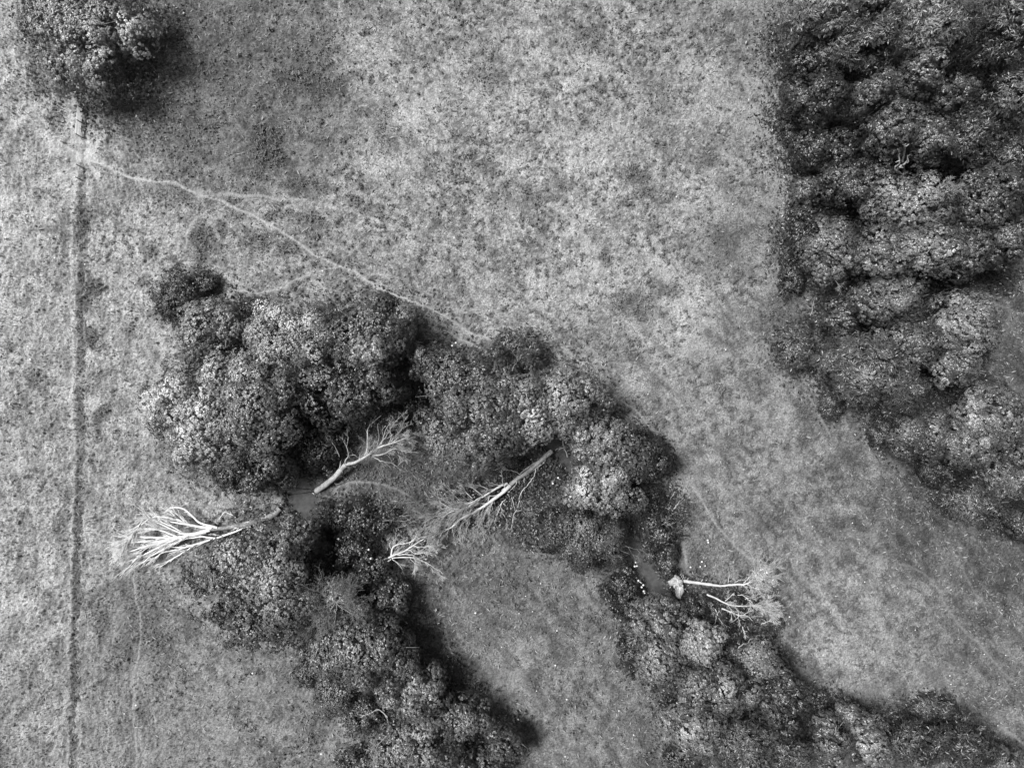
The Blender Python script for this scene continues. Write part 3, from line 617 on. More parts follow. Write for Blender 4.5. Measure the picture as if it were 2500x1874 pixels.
 ('broadleaf_tree', 2205, 515, 96, 78, 15.5, .118, 'leaf', 'big bright crown in the middle of the wood', GW, [(2285, 470, 55, 1.7, .08, 3, 6, D1), (2290, 475, 20, 1.8, .07, 3, 6, D1)]),
 ('broadleaf_tree', 2248, 612, 84, 74, 14, .105, 'leaf', 'bright crown with a white dead tuft below the big bright crown', GW, [(2262, 618, 50, 1.2, .05, 3, 5, D1)]),
 ('broadleaf_tree', 2140, 625, 60, 62, 13.5, .095, 'leaf', 'crown between the knobbly edge crown and the crown with the white dead tuft', GW, None),
 ('broadleaf_tree', 2020, 620, 78, 74, 11.5, .095, 'leaf', 'knobbly crown bulging toward the meadow half way down the wood', GW, [(2040, 685, 300, 1.3, .05, 3, 4, D1)]),
 ('broadleaf_tree', 1955, 560, 40, 60, 7, .035, 'leaf', 'dark low crown at the meadow edge above the knobbly crown', GW, None),
 ('broadleaf_tree', 2400, 500, 96, 80, 13, .052, 'leaf', 'dark dense crown right of the big bright crown', GW, None),
 ('broadleaf_tree', 2440, 600, 78, 62, 12.5, .06, 'leaf', 'dense crown at the right edge above the shaded glade', GW, None),
 ('broadleaf_tree', 2340, 620, 50, 70, 12, .06, 'leaf', 'dark crown squeezed between the white tufted crown and the shaded glade', GW, None),
 ('broadleaf_tree', 2165, 735, 92, 52, 12.5, .09, 'leaf', 'flat topped crown with bare limbs showing half way down the wood', GW, [(2190, 718, 160, 2.2, .05, 2, 4, D2), (2140, 725, 120, 1.4, .04, 2, 3, D2)]),
 ('broadleaf_tree', 2045, 775, 50, 56, 9, .045, 'leaf', 'dark small tree behind the black hollow on the meadow edge', GW, None),
 ('shrub', 1945, 848, 46, 62, 5, .075, 'feather', 'lone soft bush standing out from the wood beside the black hollow', GW, None),
 ('broadleaf_tree', 2340, 800, 86, 80, 14.5, .112, 'leaf', 'brightest crown bulging toward the shaded glade', GW, None),
 ('broadleaf_tree', 2320, 890, 78, 54, 12.5, .095, 'leaf', 'lower half crown under the brightest crown beside the glade', GW, None),
 ('broadleaf_tree', 2210, 840, 70, 62, 12.5, .075, 'leaf', 'mid grey crown left of the brightest crown of the wood', GW, None),
 ('broadleaf_tree', 2110, 905, 100, 80, 11, .075, 'feather', 'ragged spiky crown hanging over the meadow edge', GW, [(2165, 960, 80, 1.8, .04, 2, 4, D2)]),
 ('broadleaf_tree', 2190, 960, 62, 50, 10.5, .06, 'feather', 'ragged darker crown below the ragged spiky crown', GW, None),
 ('broadleaf_tree', 2400, 1012, 90, 74, 13.5, .10, 'leaf', 'rounded clumpy crown low in the wood right of the ragged crowns', GW, None),
 ('broadleaf_tree', 2350, 1080, 72, 56, 12.5, .095, 'leaf', 'knobbly crown just below the rounded clumpy crown', GW, None),
 ('broadleaf_tree', 2238, 1060, 72, 58, 10, .068, 'leaf', 'dark speckled crown on the lower meadow edge of the wood', GW, None),
 ('broadleaf_tree', 2482, 1090, 52, 56, 12, .07, 'leaf', 'crown cut by the right edge beside the rounded clumpy crown', GW, None),
 ('broadleaf_tree', 2450, 1165, 62, 46, 10, .085, 'feather', 'pale twiggy crown near the right edge low in the wood', GW, [(2450, 1180, 40, 2.0, .04, 3, 5, D2)]),
 ('broadleaf_tree', 2380, 1225, 78, 56, 8.5, .06, 'feather', 'twiggy crown at the lower tip of the wood', GW, [(2330, 1180, 120, 1.4, .03, 2, 4, D2), (2440, 1195, 80, 1.6, .04, 3, 4, D2)]),
 ('broadleaf_tree', 2490, 1272, 44, 52, 8, .05, 'leaf', 'dark crown cut by the right edge at the lowest point of the wood', GW, None),
 ('shrub', 2290, 1150, 56, 40, 3, .035, 'leaf', 'dark low scrub between the speckled crown and the twiggy tip crown', GW, None),
 ('shrub', 1930, 300, 30, 60, 2.5, .035, 'fine', 'dark scrub fringe at the meadow edge beside the dark speckled crown', GW, None),
 ('shrub', 1935, 680, 30, 50, 2.6, .038, 'fine', 'dark scrub fringe at the meadow edge below the knobbly crown', GW, None),
 ('shrub', 2030, 985, 30, 40, 2.0, .05, 'fine', 'low scrub at the foot of the ragged spiky crown', GW, None),
 ('shrub', 2160, 1050, 40, 36, 2.6, .04, 'fine', 'low dark scrub left of the dark speckled crown', GW, None),
]
for name, px, py, rx, ry, ht, tone, style, label, grp, dt in TREES:
    cat = {'shrub': 'bush', 'bramble_bush': 'bramble', 'dying_tree': 'dead tree'}.get(name, 'tree')
    tree(name, px, py, rx, ry, ht*.93, TREE_GAIN*.11*(tone/.11)**1.45*1.08, style, label, cat, grp, dt, gap=.55 if name == 'dying_tree' else 1.0)

# ---------------------------------------------------------------- dead trees lying on the ground, traced limb by limb
def fallen(name, label, cat, foot, branches, mat, tf, seed, group=None, twig=None, tlen=1.0, bs=1.0, spread=.38, tdep=None, tmul=1.0, zadd=0):
    """branches: (points in zoom pixels, z at start, z at end, radius start, radius end, twigs, twig length, part)"""
    rg = np.random.default_rng(seed)
    fx_, fy_ = tf(*foot); bx, by = P(fx_, fy_); e = empty(name, (bx, by, 0), label, cat, group)
    for br in branches:
        pts, z0, z1, r0, r1, nt_, tl, part, dep = br
        q = []
        for i, p_ in enumerate(pts):
            t = i/(len(pts)-1); z = z0+(z1-z0)*t+zadd; q.append((*P(*tf(*p_), z), z))
        q = smooth_path(q, 4, .012+.02*(r0 < .1), rg); rad = np.linspace(r0, r1, len(q))*(bs if part != 'trunk' else 1); T = Tubes()
        T.add(q, rad*(1+rg.normal(0, .05, len(q))), 9 if r0 > .15 else 6); T2 = Tubes()
        for k in range(int(nt_*tmul)):
            i = int(rg.uniform(.22, 1)*(len(q)-1)); a = q[i]; d = unit(q[min(i+1, len(q)-1)]-q[max(i-1, 0)])
            side = rg.normal(size=3)*np.array([1, 1, .7]); side = unit(side-d*np.dot(side, d)+1e-6)
            twig_fan(T2, rg, a, d+side*rg.uniform(.8, 2.0)*spread, tl*tlen*rg.uniform(.45, 1.15), max(twig or .02, rad[i]*.42), tdep or dep, spread, 4, .08, .6, .08 if tdep is None else .05)
        nm = 'trunk' if part == 'trunk' else 'branch'; g_ = lambda k_: mat[k_] if isinstance(mat, dict) else mat
        ob = link(nm, T.mesh(nm, g_('trunk' if part == 'trunk' else 'branches'), (bx, by, 0)), e)
        if T2.n: link('twigs', T2.mesh('twigs', g_('twigs'), (bx, by, 0)), ob)
    return e, (bx, by), rg
def tf5(x, y): return 250+x/4.424, 1220+y/4.424
B, Tk, Bc = 'branches', 'trunk', 'twigs'
fallen('fallen_tree', 'long fallen tree bleached white with a dense fan of twigs pointing left', 'dead tree', (1900, 130), [
 ([(1920,90),(1850,160),(1720,210),(1560,262),(1400,290),(1260,308),(1160,322)],.4,1.2,.42,.24,2,2,Tk,2),
 ([(1600,285),(1520,290),(1450,300)],.5,1.0,.15,.08,2,1.5,B,2),
 ([(1180,310),(1000,280),(880,240),(750,198),(600,180),(500,205),(420,270)],1.2,2.6,.15,.05,9,4.0,B,3),
 ([(1240,300),(1060,250),(980,180),(900,110),(800,80),(700,100)],1.2,1.6,.13,.05,4,1.8,B,2),
 ([(1060,290),(980,275),(760,240),(600,190)],1.3,2.2,.10,.04,4,2.5,B,3),
 ([(1150,325),(1050,350),(900,368),(780,330),(650,268),(520,215)],1.2,2.8,.14,.05,8,3.8,B,3),
 ([(900,368),(760,290),(620,235),(510,210)],1.6,3.0,.09,.03,6,3,B,3),
 ([(1160,325),(1000,365),(850,400),(700,412),(500,402),(380,398),(300,420)],1.2,3.0,.19,.05,10,4.2,B,3),
 ([(800,395),(640,330),(500,310),(400,330)],1.8,3.2,.10,.04,8,3.2,B,3),
 ([(1120,345),(960,385),(800,425),(700,450),(500,490),(350,540),(220,580)],1.1,2.6,.19,.05,11,4.2,B,3),
 ([(760,425),(600,450),(400,450),(260,470),(190,480)],1.6,3.4,.13,.04,12,3.4,B,3),
 ([(900,410),(700,480),(550,540),(400,620),(320,670)],1.0,2.2,.13,.04,9,3.8,B,3),
 ([(820,460),(650,540),(520,610),(440,680)],1.0,1.6,.11,.04,8,3.0,B,3),
 ([(1600,270),(1400,355),(1200,420),(1000,480),(860,510),(730,510)],.5,1.0,.12,.05,5,2.4,B,3),
 ([(980,485),(800,540),(650,570),(550,640)],.8,1.0,.09,.04,5,2.6,B,3),
 ([(1000,480),(900,550),(750,640),(620,725)],.7,.4,.07,.03,5,2.2,B,2),
 ([(1220,412),(1040,400),(900,420),(760,470)],.9,1.6,.09,.04,4,2.2,B,2),
 ([(1440,190),(1380,150),(1320,135),(1290,165)],.3,.4,.04,.02,4,1.2,B,2),
 ([(380,400),(300,450),(230,520)],2.6,3.0,.07,.03,30,2.6,Bc,3),
 ([(330,350),(280,420),(200,470)],2.8,3.2,.07,.03,30,2.4,Bc,3),
 ([(430,230),(380,300),(330,370)],2.4,3.0,.06,.03,24,2.4,Bc,3),
 ([(420,560),(330,600),(260,620)],1.8,2.2,.06,.03,22,2.4,Bc,3),
 ([(560,620),(470,660),(400,690)],.8,1.2,.05,.03,7,1.8,Bc,3)], {'trunk': M_dead2, 'branches': M_white, 'twigs': M_white}, tf5, 1, twig=.05, tlen=.55, bs=1.25, spread=.22, tdep=2)
def tf6(x, y): return 740+x/6.506, 1000+y/6.506
fallen('fallen_tree', 'bleached forked tree leaning up out of the left stream bank', 'dead tree', (230, 1280), [
 ([(215,1290),(300,1230),(400,1155),(520,1050),(620,930),(690,865)],.2,2.6,.42,.34,0,1,Tk,1),
 ([(690,865),(760,850),(830,835),(950,770),(1060,700),(1200,600),(1350,550),(1500,500),(1620,450)],2.6,6.0,.25,.06,6,2.4,Tk,3),
 ([(980,720),(1015,640),(1022,450),(1030,300),(1100,210),(1190,130),(1240,90)],3.6,6.0,.12,.03,1,.7,B,1),
 ([(1045,290),(1060,220),(1080,160)],4.5,5.2,.05,.02,0,1,B,1),
 ([(690,855),(668,815),(720,725),(688,580),(640,500)],2.8,4.5,.11,.03,3,.8,B,2),
 ([(690,580),(712,470),(705,360),(715,270)],3.8,4.8,.05,.02,5,.8,B,2),
 ([(740,725),(800,715),(850,745)],3.2,3.4,.05,.02,1,.4,B,1),
 ([(585,960),(590,880),(600,815)],2.2,3.0,.13,.05,0,1,B,1),
 ([(575,745),(520,610),(430,480)],3.2,3.6,.05,.02,2,.6,B,1),
 ([(1190,595),(1260,480),(1320,300),(1400,190)],4.4,5.6,.07,.02,4,1.0,B,2),
 ([(1220,555),(1340,390),(1450,210),(1600,60)],4.6,6.0,.06,.015,5,1.0,B,2),
 ([(1350,550),(1400,430),(1385,330),(1390,260)],5.0,5.8,.06,.02,3,.8,B,2),
 ([(1360,545),(1440,440),(1540,340),(1590,280)],5.0,6.2,.05,.02,5,1.2,B,3),
 ([(1180,600),(1205,400),(1185,290),(1200,210)],4.4,5.2,.05,.02,2,.6,B,1),
 ([(1240,550),(1280,430),(1260,330),(1310,250)],4.6,5.4,.04,.02,2,.6,B,1),
 ([(1400,535),(1500,450),(1600,400),(1700,420)],5.2,6.4,.06,.02,8,1.5,B,3),
 ([(1060,720),(1190,722),(1330,680),(1450,620),(1650,668),(1830,682)],3.8,4.0,.12,.03,7,1.6,B,3),
 ([(1070,730),(1200,790),(1300,830),(1400,840),(1500,900),(1530,860)],3.6,2.4,.08,.03,7,1.0,B,2),
 ([(1310,700),(1380,765),(1410,845)],3.8,3.0,.05,.02,1,.5,B,1),
 ([(1430,650),(1540,750),(1600,805),(1690,800)],4.0,3.2,.04,.015,4,.8,B,2),
 ([(1350,555),(1480,620),(1620,650)],4.8,4.2,.05,.02,7,1.3,B,3),
 ([(640,970),(700,905),(770,890),(840,912)],1.8,1.8,.06,.02,2,.5,B,1),
 ([(600,1010),(660,950),(715,965)],1.6,1.6,.06,.02,1,.4,B,1),
 ([(470,1140),(530,1180),(640,1140)],.8,.5,.04,.02,1,.4,B,1)], {'trunk': M_dead, 'branches': M_dead, 'twigs': M_dead}, tf6, 2, tlen=.85, twig=.026, tmul=1.4)
def tf7(x, y): return 900+x/4.424, 1060+y/4.424
fallen('fallen_tree', 'largest fallen tree with shaggy split twin trunks reaching down left from the middle pool', 'dead tree', (1930, 210), [
 ([(1980,180),(1850,290),(1720,400),(1620,470),(1530,545)],.3,1.0,.34,.28,1,1.5,'trunk',2),
 ([(1900,250),(1740,345),(1640,420)],.5,1.2,.12,.09,1,1,'trunk',2),
 ([(1900,300),(1700,440),(1560,520)],.4,.9,.12,.10,1,1,'trunk',2),
 ([(1530,550),(1440,635),(1350,700),(1240,780),(1120,850),(1000,910),(900,1000)],1.0,2.2,.27,.11,10,2.4,B,3),
 ([(900,1000),(800,1055),(740,1140)],2.2,2.4,.09,.03,8,1.6,B,3),
 ([(860,1020),(780,1020),(690,1045)],2.0,2.4,.06,.02,5,1.4,B,3),
 ([(1500,530),(1420,560),(1350,600),(1240,670),(1120,750),(1000,815),(900,832),(780,900)],1.0,3.0,.18,.04,11,2.2,B,3),
 ([(1240,670),(1140,590),(1070,540)],2.0,2.8,.05,.02,5,1.4,B,3),
 ([(1210,680),(1080,745),(960,695),(900,620)],2.2,3.2,.07,.02,8,1.8,B,3),
 ([(1120,690),(1040,620),(950,605)],2.4,3.0,.05,.02,5,1.6,B,3),
 ([(1000,810),(880,790),(760,720)],2.8,3.2,.05,.02,8,1.7,B,3),
 ([(990,820),(900,870),(850,960)],2.4,2.4,.06,.02,5,1.2,B,2),
 ([(970,830),(950,900),(900,950)],2.2,2.2,.05,.02,3,1.0,B,2),
 ([(1470,555),(1400,545),(1320,530)],1.2,1.8,.05,.02,3,1.0,B,2),
 ([(1450,550),(1440,450),(1425,330)],1.4,2.4,.05,.02,3,.8,B,2),
 ([(1640,430),(1560,395),(1480,385),(1400,360)],1.2,1.8,.05,.02,4,1.0,B,2),
 ([(1290,590),(1220,560),(1180,545)],2.0,2.4,.05,.02,4,1.0,B,2),
 ([(1440,610),(1470,570),(1480,550)],1.1,1.3,.07,.04,0,1,B,1),
 ([(1290,720),(1310,660)],1.4,1.8,.06,.03,1,.4,B,1),
 ([(1800,370),(1790,440),(1730,530),(1640,650),(1610,790),(1560,900),(1550,1030),(1600,1085)],.9,.5,.07,.03,7,1.1,B,2),
 ([(1545,680),(1570,770),(1580,840)],1,.5,.05,.02,2,.8,B,2),
 ([(1680,470),(1675,520)],1,.9,.06,.03,0,1,B,1),
 ([(1600,480),(1590,540),(1530,600)],1.1,.8,.07,.03,1,.8,B,1),
 ([(1240,790),(1220,900),(1205,1030)],1.4,.5,.06,.02,7,1.5,B,3),
 ([(1320,745),(1260,850),(1240,920)],1.3,.6,.06,.02,6,1.4,B,3),
 ([(1120,860),(1070,940),(1060,1010)],1.6,.6,.06,.02,7,1.5,B,3),
 ([(1050,890),(1000,970),(980,1060)],1.6,.6,.05,.02,7,1.5,B,3),
 ([(1450,720),(1390,870),(1340,1000)],1.0,.4,.05,.02,7,1.5,B,3),
 ([(1480,700),(1420,760),(1370,900),(1360,1040)],1.0,.3,.04,.02,6,1.4,B,3),
 ([(900,1010),(920,1090),(940,1140)],1.8,.6,.04,.02,5,1.3,B,3),
 ([(1450,860),(1490,920),(1520,1000)],.8,.4,.04,.02,4,1.1,B,2),
 ([(1640,700),(1700,730),(1780,790)],.7,.4,.03,.015,3,1.1,B,2),
 ([(1560,850),(1650,820),(1700,860)],.6,.4,.03,.015,3,1.1,B,2)], {'trunk': M_dead, 'branches': M_pale, 'twigs': M_dead}, tf7, 3, tlen=1.0, twig=.024, tmul=1.5)
fallen('fallen_tree', 'small bleached fallen tree lying over brambles left of the shaggy twin trunks', 'dead tree', (20, 1450), [
 ([(10,1460),(80,1405),(150,1365),(260,1310),(380,1262),(480,1200),(560,1150),(620,1110)],1.6,2.6,.17,.05,7,1.6,Tk,3),
 ([(245,1305),(258,1230),(310,1190),(420,1172),(520,1130),(630,1100)],1.8,2.8,.13,.04,6,1.5,B,3),
 ([(250,1240),(225,1190),(240,1160)],2.0,2.2,.04,.02,0,1,B,1),
 ([(250,1335),(420,1325),(540,1345),(650,1400),(750,1465)],1.8,2.0,.09,.03,7,1.3,B,2),
 ([(380,1262),(450,1250),(510,1290),(650,1265),(720,1250)],2.2,2.6,.07,.03,6,1.4,B,3),
 ([(480,1205),(560,1215),(660,1205)],2.4,2.8,.06,.03,5,1.3,B,3),
 ([(300,1300),(430,1300),(490,1300),(560,1255),(650,1190)],2.0,2.6,.07,.03,6,1.3,B,3),
 ([(250,1340),(310,1390),(340,1420),(370,1465)],1.8,1.6,.06,.02,3,.9,B,2),
 ([(150,1385),(190,1385),(240,1345)],1.7,1.8,.14,.10,0,1,Tk,1),
 ([(450,1345),(500,1400),(520,1450)],1.9,1.6,.04,.02,4,1.0,B,2),
 ([(440,1190),(470,1140),(560,1080)],2.3,2.6,.05,.02,5,1.2,B,3)], {'trunk': M_pale, 'branches': M_pale, 'twigs': M_pale}, tf7, 4, twig=.028, tmul=1.3)
fallen('dead_branch', 'thin upper dead branch on brambles above the small bleached fallen tree', 'branch', (230, 835), [
 ([(225,840),(300,770),(350,740),(430,735),(500,730)],1.4,2.2,.05,.02,8,1.5,B,2), ([(240,830),(330,720),(400,680)],1.5,2.2,.04,.02,5,1.3,B,2)], M_dead2, tf7, 5, group='dead branches by the bramble thicket')
fallen('dead_branch', 'lower dead branch with a bright brush of twigs on brambles', 'branch', (160, 945), [
 ([(150,935),(250,930),(400,935),(480,900),(560,870)],1.6,2.2,.06,.02,9,1.5,B,3), ([(330,885),(440,875),(540,860)],1.8,2.3,.05,.02,9,1.2,B,3), ([(150,950),(180,965),(190,970)],1.5,1.4,.05,.03,0,1,B,1),
 ([(280,1020),(380,990),(500,930)],1.4,2,.04,.02,6,1.1,B,2)], M_dead2, tf7, 6, group='dead branches by the bramble thicket')
def tf8(x, y): return 1550+x/4.145, 1150+y/4.145
e, (bx, by), rg = fallen('fallen_tree', 'fallen tree with pale root plate beside the lower pool and pale withered crown', 'dead tree', (480, 1120), [
 ([(450,1115),(500,1108),(570,1120),(660,1132),(780,1148)],.8,1.0,.24,.19,0,1,Tk,1),
 ([(780,1148),(870,1158),(950,1150),(1050,1142),(1100,1150)],1.0,1.4,.16,.13,3,1.0,Tk,2),
 ([(665,1125),(690,1095)],1.1,1.8,.07,.04,0,1,B,1),
 ([(1090,1148),(1150,1130),(1200,1080),(1250,1020),(1300,985)],1.4,2.8,.13,.04,12,2.2,B,3),
 ([(1100,1130),(1150,1080),(1200,1020),(1210,960)],1.4,2.4,.07,.03,7,1.6,B,3),
 ([(1150,1130),(1230,1100),(1300,1080),(1350,1060)],1.6,2.8,.09,.03,12,2.0,B,3),
 ([(1130,1140),(1190,1170),(1260,1190)],1.5,2.4,.07,.03,9,1.6,B,3),
 ([(950,1120),(950,1060),(955,1010)],1.3,1.8,.04,.02,1,.8,B,1),
 ([(1010,1130),(1060,1100),(1130,1100)],1.4,1.8,.04,.02,3,1.0,B,2)], {'trunk': M_pale, 'branches': M_pale, 'twigs': M_pale}, tf8, 7, twig=.026, tmul=.8, tlen=.8)
# root plate: a ragged disc of clay and roots standing on edge
T = Tubes()
for k in range(60):
    a = rg.uniform(0, 6.28); L = rg.uniform(.5, 1.5); d = np.array([rg.normal(-.15, .25), math.cos(a)*.85, math.sin(a)*.85])
    x0, y0 = P(*tf8(455, 1130), 1.0); q = [np.array([x0-bx, y0-by, .9])]
    for s_ in range(3): q.append(q[-1]+d*L/3+rg.normal(0, .08, 3))
    T.add(q, np.linspace(rg.uniform(.06, .16), .03, 4), 5)
rt = link('roots', T.mesh('roots', M_dead), e)
def lump(name, cx, cy, cz, r, mat, parent, seed, res=28, rough=.45, org=(0, 0)):
    u = np.linspace(0, math.pi, res); v = np.linspace(0, 2*math.pi, res*2, endpoint=False); U, Vv = np.meshgrid(u, v, indexing='ij')
    d = np.stack([np.sin(U)*np.cos(Vv), np.sin(U)*np.sin(Vv), np.cos(U)], -1)
    k = 1+rough*(fbm(d[..., 0]*2.5+d[..., 2]*1.7+seed*9, d[..., 1]*2.5-d[..., 2]*1.3, seed, 4)-.5)*2
    V = (d*k[..., None]*np.array(r)).reshape(-1, 3)+np.array([cx-org[0], cy-org[1], cz]); nv = res*2
    i = np.arange(res-1)[:, None]*nv; j = np.arange(nv)[None]; j2 = (j+1) % nv
    F = np.stack([i+j, i+nv+j, i+nv+j2, i+j2], -1).reshape(-1, 4)
    return link(name, mesh_np(name, V, F, mat, True), parent)
x0, y0 = P(*tf8(410, 1115), 1.0); lump('root_plate', x0, y0, 1.0, (.85, .8, .9), M_clay, e, 3, org=(bx, by))
x0, y0 = P(*tf8(450, 1190), .8); lump('root_plate', x0, y0, .8, (.6, 1.2, .9), M_clay, e, 4, org=(bx, by))
# withered leaves on the fallen crown
def withered(cx, cy, z, r, n_, tone_, e, org, seed, leaf=.2):
    rg = np.random.default_rng(seed); pos, nor, sz, asp, al, tn = crown_points(rg, r, 'leaf', .4, .2, .9, 4, leaf)
    x0, y0 = P(cx, cy, z); pos = pos+np.array([x0-org[0], y0-org[1], z]); k = pos[:, 2] > .05
    V, F = cards(pos[k], nor[k], sz[k], asp[k], rg); link('withered_leaves', mesh_np('withered_leaves', V, F, M_leaf), e, col=tone_)
withered(*tf8(1285, 1070), 1.8, (1.7, 1.9, 1.1), 0, .20, e, (bx, by), 1)
withered(*tf8(1230, 1160), 1.4, (1.3, 1.0, .8), 0, .16, e, (bx, by), 2)
withered(*tf8(1340, 1010), 1.6, (1.2, 1.0, .8), 0, .16, e, (bx, by), 3)
e, (bx, by), rg = fallen('dead_limb', 'long white limb with a pale leafy brush below the fallen root plate tree', 'branch', (740, 1250), [
 ([(730,1245),(820,1285),(910,1330),(1000,1358),(1100,1362),(1200,1360),(1280,1385)],.8,1.8,.13,.05,7,1.4,B,3),
 ([(1180,1345),(1270,1350),(1340,1330)],1.6,2.0,.05,.02,9,1.3,B,3), ([(1250,1375),(1320,1410),(1380,1430)],1.7,2.0,.05,.02,9,1.3,B,3)], M_pale, tf8, 8, twig=.026, tmul=1.6, bs=1.0, zadd=.9, group='dead limbs below the root plate tree')
withered(*tf8(1350, 1375), 1.4, (1.4, 1.6, .9), 0, .12, e, (bx, by), 5)
fallen('dead_limb', 'crooked grey limb lying just under the long white limb', 'branch', (880, 1390), [
 ([(880,1388),(980,1425),(1050,1455),(1100,1455),(1150,1470),(1190,1512)],.7,1.4,.11,.03,3,1.0,B,2), ([(1055,1460),(1030,1490),(980,1530)],1.1,1.2,.06,.02,1,.8,B,2), ([(1100,1450),(1150,1420),(1180,1400)],1.1,1.5,.04,.02,2,.8,B,2)], M_pale, tf8, 9, twig=.026, tmul=1.6, bs=1.0, zadd=.9, group='dead limbs below the root plate tree')
fallen('dead_limb', 'steep thin limb pointing down to the dark hollow', 'branch', (815, 1400), [
 ([(815,1395),(850,1480),(900,1560),(920,1625)],.8,1.2,.07,.03,4,1.2,B,2), ([(830,1430),(820,1500),(800,1560)],.9,1.2,.04,.02,2,.9,B,1)], M_pale, tf8, 10, twig=.026, tmul=1.6, bs=1.0, zadd=.9, group='dead limbs below the root plate tree')
fallen('dead_limb', 'arched thin limb between the withered crown and the long white limb', 'branch', (920, 1310), [
 ([(915,1310),(960,1275),(1000,1235)],1.0,1.4,.05,.03,2,.8,B,2), ([(1040,1250),(1090,1255),(1140,1290),(1195,1330)],1.4,1.6,.06,.03,4,1.0,B,2), ([(1130,1280),(1180,1280),(1220,1265)],1.5,1.8,.04,.02,3,.9,B,2)], M_pale, tf8, 11, twig=.026, tmul=1.6, bs=1.0, zadd=.9, group='dead limbs below the root plate tree')
fallen('dead_limb', 'short forked limb at the meadow tip of the bramble mound', 'branch', (1290, 1540), [
 ([(1280,1545),(1330,1525),(1370,1510)],1.2,1.8,.05,.02,5,.9,B,2), ([(1090,1570),(1100,1610),(1115,1640)],1.2,1.6,.06,.03,3,.7,B,2)], M_pale, tf8, 12, twig=.026, tmul=1.6, bs=1.0, zadd=.9, group='dead limbs below the root plate tree')
fallen('dead_branch', 'forked dry branch lying across the faint meadow path', 'branch', (1050, 832), [
 ([(1055,832),(1120,822),(1172,792),(1210,806),(1290,772)],.15,.25,.045,.02,1,.5,B,1), ([(1172,792),(1168,775)],.2,.25,.03,.02,0,1,B,1)], M_dead, tf8, 13)
fallen('dead_branch', 'wavy dry branch ending at a white flower head', 'branch', (430, 700), [
 ([(425,702),(465,675),(515,665),(600,685),(650,683),(705,690)],.3,.25,.05,.02,3,.7,B,1)], M_dead2, tf8, 14)
fallen('dead_branch', 'thin looped dry branch at the top of the rough triangle by the path', 'branch', (360, 282), [
 ([(358,284),(385,240),(405,205),(415,170),(445,165),(440,190)],.3,.6,.04,.02,1,.5,B,1)], M_dead, tf8, 15)
fallen('dead_branch', 'straight pale split branch below the looped one', 'branch', (375, 425), [
 ([(370,430),(400,375),(440,320),(490,264)],.3,.6,.05,.03,2,.8,B,1), ([(390,400),(425,350),(460,290)],.3,.5,.03,.02,0,1,B,1)], M_dead, tf8, 16)
fallen('dead_branch', 'leaning twiggy branch at the foot of the rough triangle slope', 'branch', (490, 585), [
 ([(485,590),(510,545),(535,515)],.3,.5,.03,.015,1,.5,B,1), ([(380,525),(420,500),(460,497)],.3,.5,.03,.015,2,.5,B,1), ([(410,650),(440,640),(470,620),(455,570),(440,530)],.3,.8,.03,.015,4,.7,B,2), ([(330,640),(345,600),(330,560)],.6,1.0,.03,.015,4,.7,B,2)], M_dead2, tf8, 17)
def tid(x, y): return x, y
fallen('dead_branch', 'snaking white branch over the dark bush between two pale crowns', 'branch', (1803, 1582), [([(1803,1582),(1812,1572),(1824,1570),(1832,1560),(1846,1557)],4.0,4.6,.09,.03,1,.5,B,1)], M_dead, tid, 18)
fallen('dead_branch', 'bare white branch reaching left from the foot of the lower left copse', 'branch', (945, 1745), [
 ([(946,1750),(932,1735),(918,1732),(898,1743),(880,1750),(862,1765)],3.0,2.2,.09,.03,2,.8,B,2), ([(900,1742),(885,1745),(866,1739)],2.6,2.4,.04,.02,0,1,B,1), ([(940,1742),(948,1765),(952,1790)],3,2,.06,.03,1,.5,B,1)], M_dead, tid, 19)
fallen('dead_branch', 'twiggy dead branch beside the ditch left of the white fallen tree', 'branch', (172, 1226), [
 ([(168,1232),(160,1226),(150,1214)],.3,.5,.05,.02,3,1.2,B,2), ([(172,1228),(180,1215),(190,1207),(198,1210)],.3,.6,.05,.02,4,1.2,B,2), ([(160,1228),(155,1240),(158,1252)],.3,.4,.03,.02,3,.8,B,2)], M_dead, tid, 20)
# the standing dead snag in the wood and its lesser twin
def tfs(x, y): return 2130+x/8.728, 330+y/8.728
fallen('dead_snag', 'standing white dead snag forked like antlers in the middle of the wood', 'dead tree', (560, 660), [
 ([(520,760),(480,720),(500,660),(570,610),(575,540),(565,450),(570,390)],11.5,14.5,.12,.06,1,.6,B,1), ([(570,660),(640,640),(700,600),(765,570),(750,500),(745,430)],12.5,14.5,.13,.05,1,.6,B,1),
 ([(750,460),(795,415)],14,14.6,.07,.03,0,1,B,1), ([(570,545),(530,560),(500,570)],13.5,13.6,.07,.04,0,1,B,1), ([(690,600),(740,540),(745,500)],13.3,14,.07,.04,0,1,B,1),
 ([(520,760),(560,680),(565,655)],11,12.6,.13,.12,0,1,'trunk',1), ([(700,1000),(600,850),(520,760)],1,11.5,.28,.15,0,1,'trunk',1),
 ([(570,680),(620,690),(660,690)],12.6,12.8,.06,.03,0,1,B,1)], M_dead, tfs, 21)
fallen('dead_snag', 'smaller white snag tip just above the antler shaped snag', 'dead tree', (670, 440), [
 ([(640,560),(665,440),(690,340),(685,270),(690,230),(640,190)],9,14,.13,.07,1,.5,B,1), ([(690,240),(740,220),(795,185)],13.6,14.3,.08,.03,1,.5,B,1), ([(690,230),(705,185)],13.8,14.2,.07,.04,0,1,B,1), ([(690,900),(640,560)],.5,9,.22,.14,0,1,'trunk',1)], M_dead, tfs, 22)
def tf52(x, y): return 1800+x/2.21, 600+y/2.21
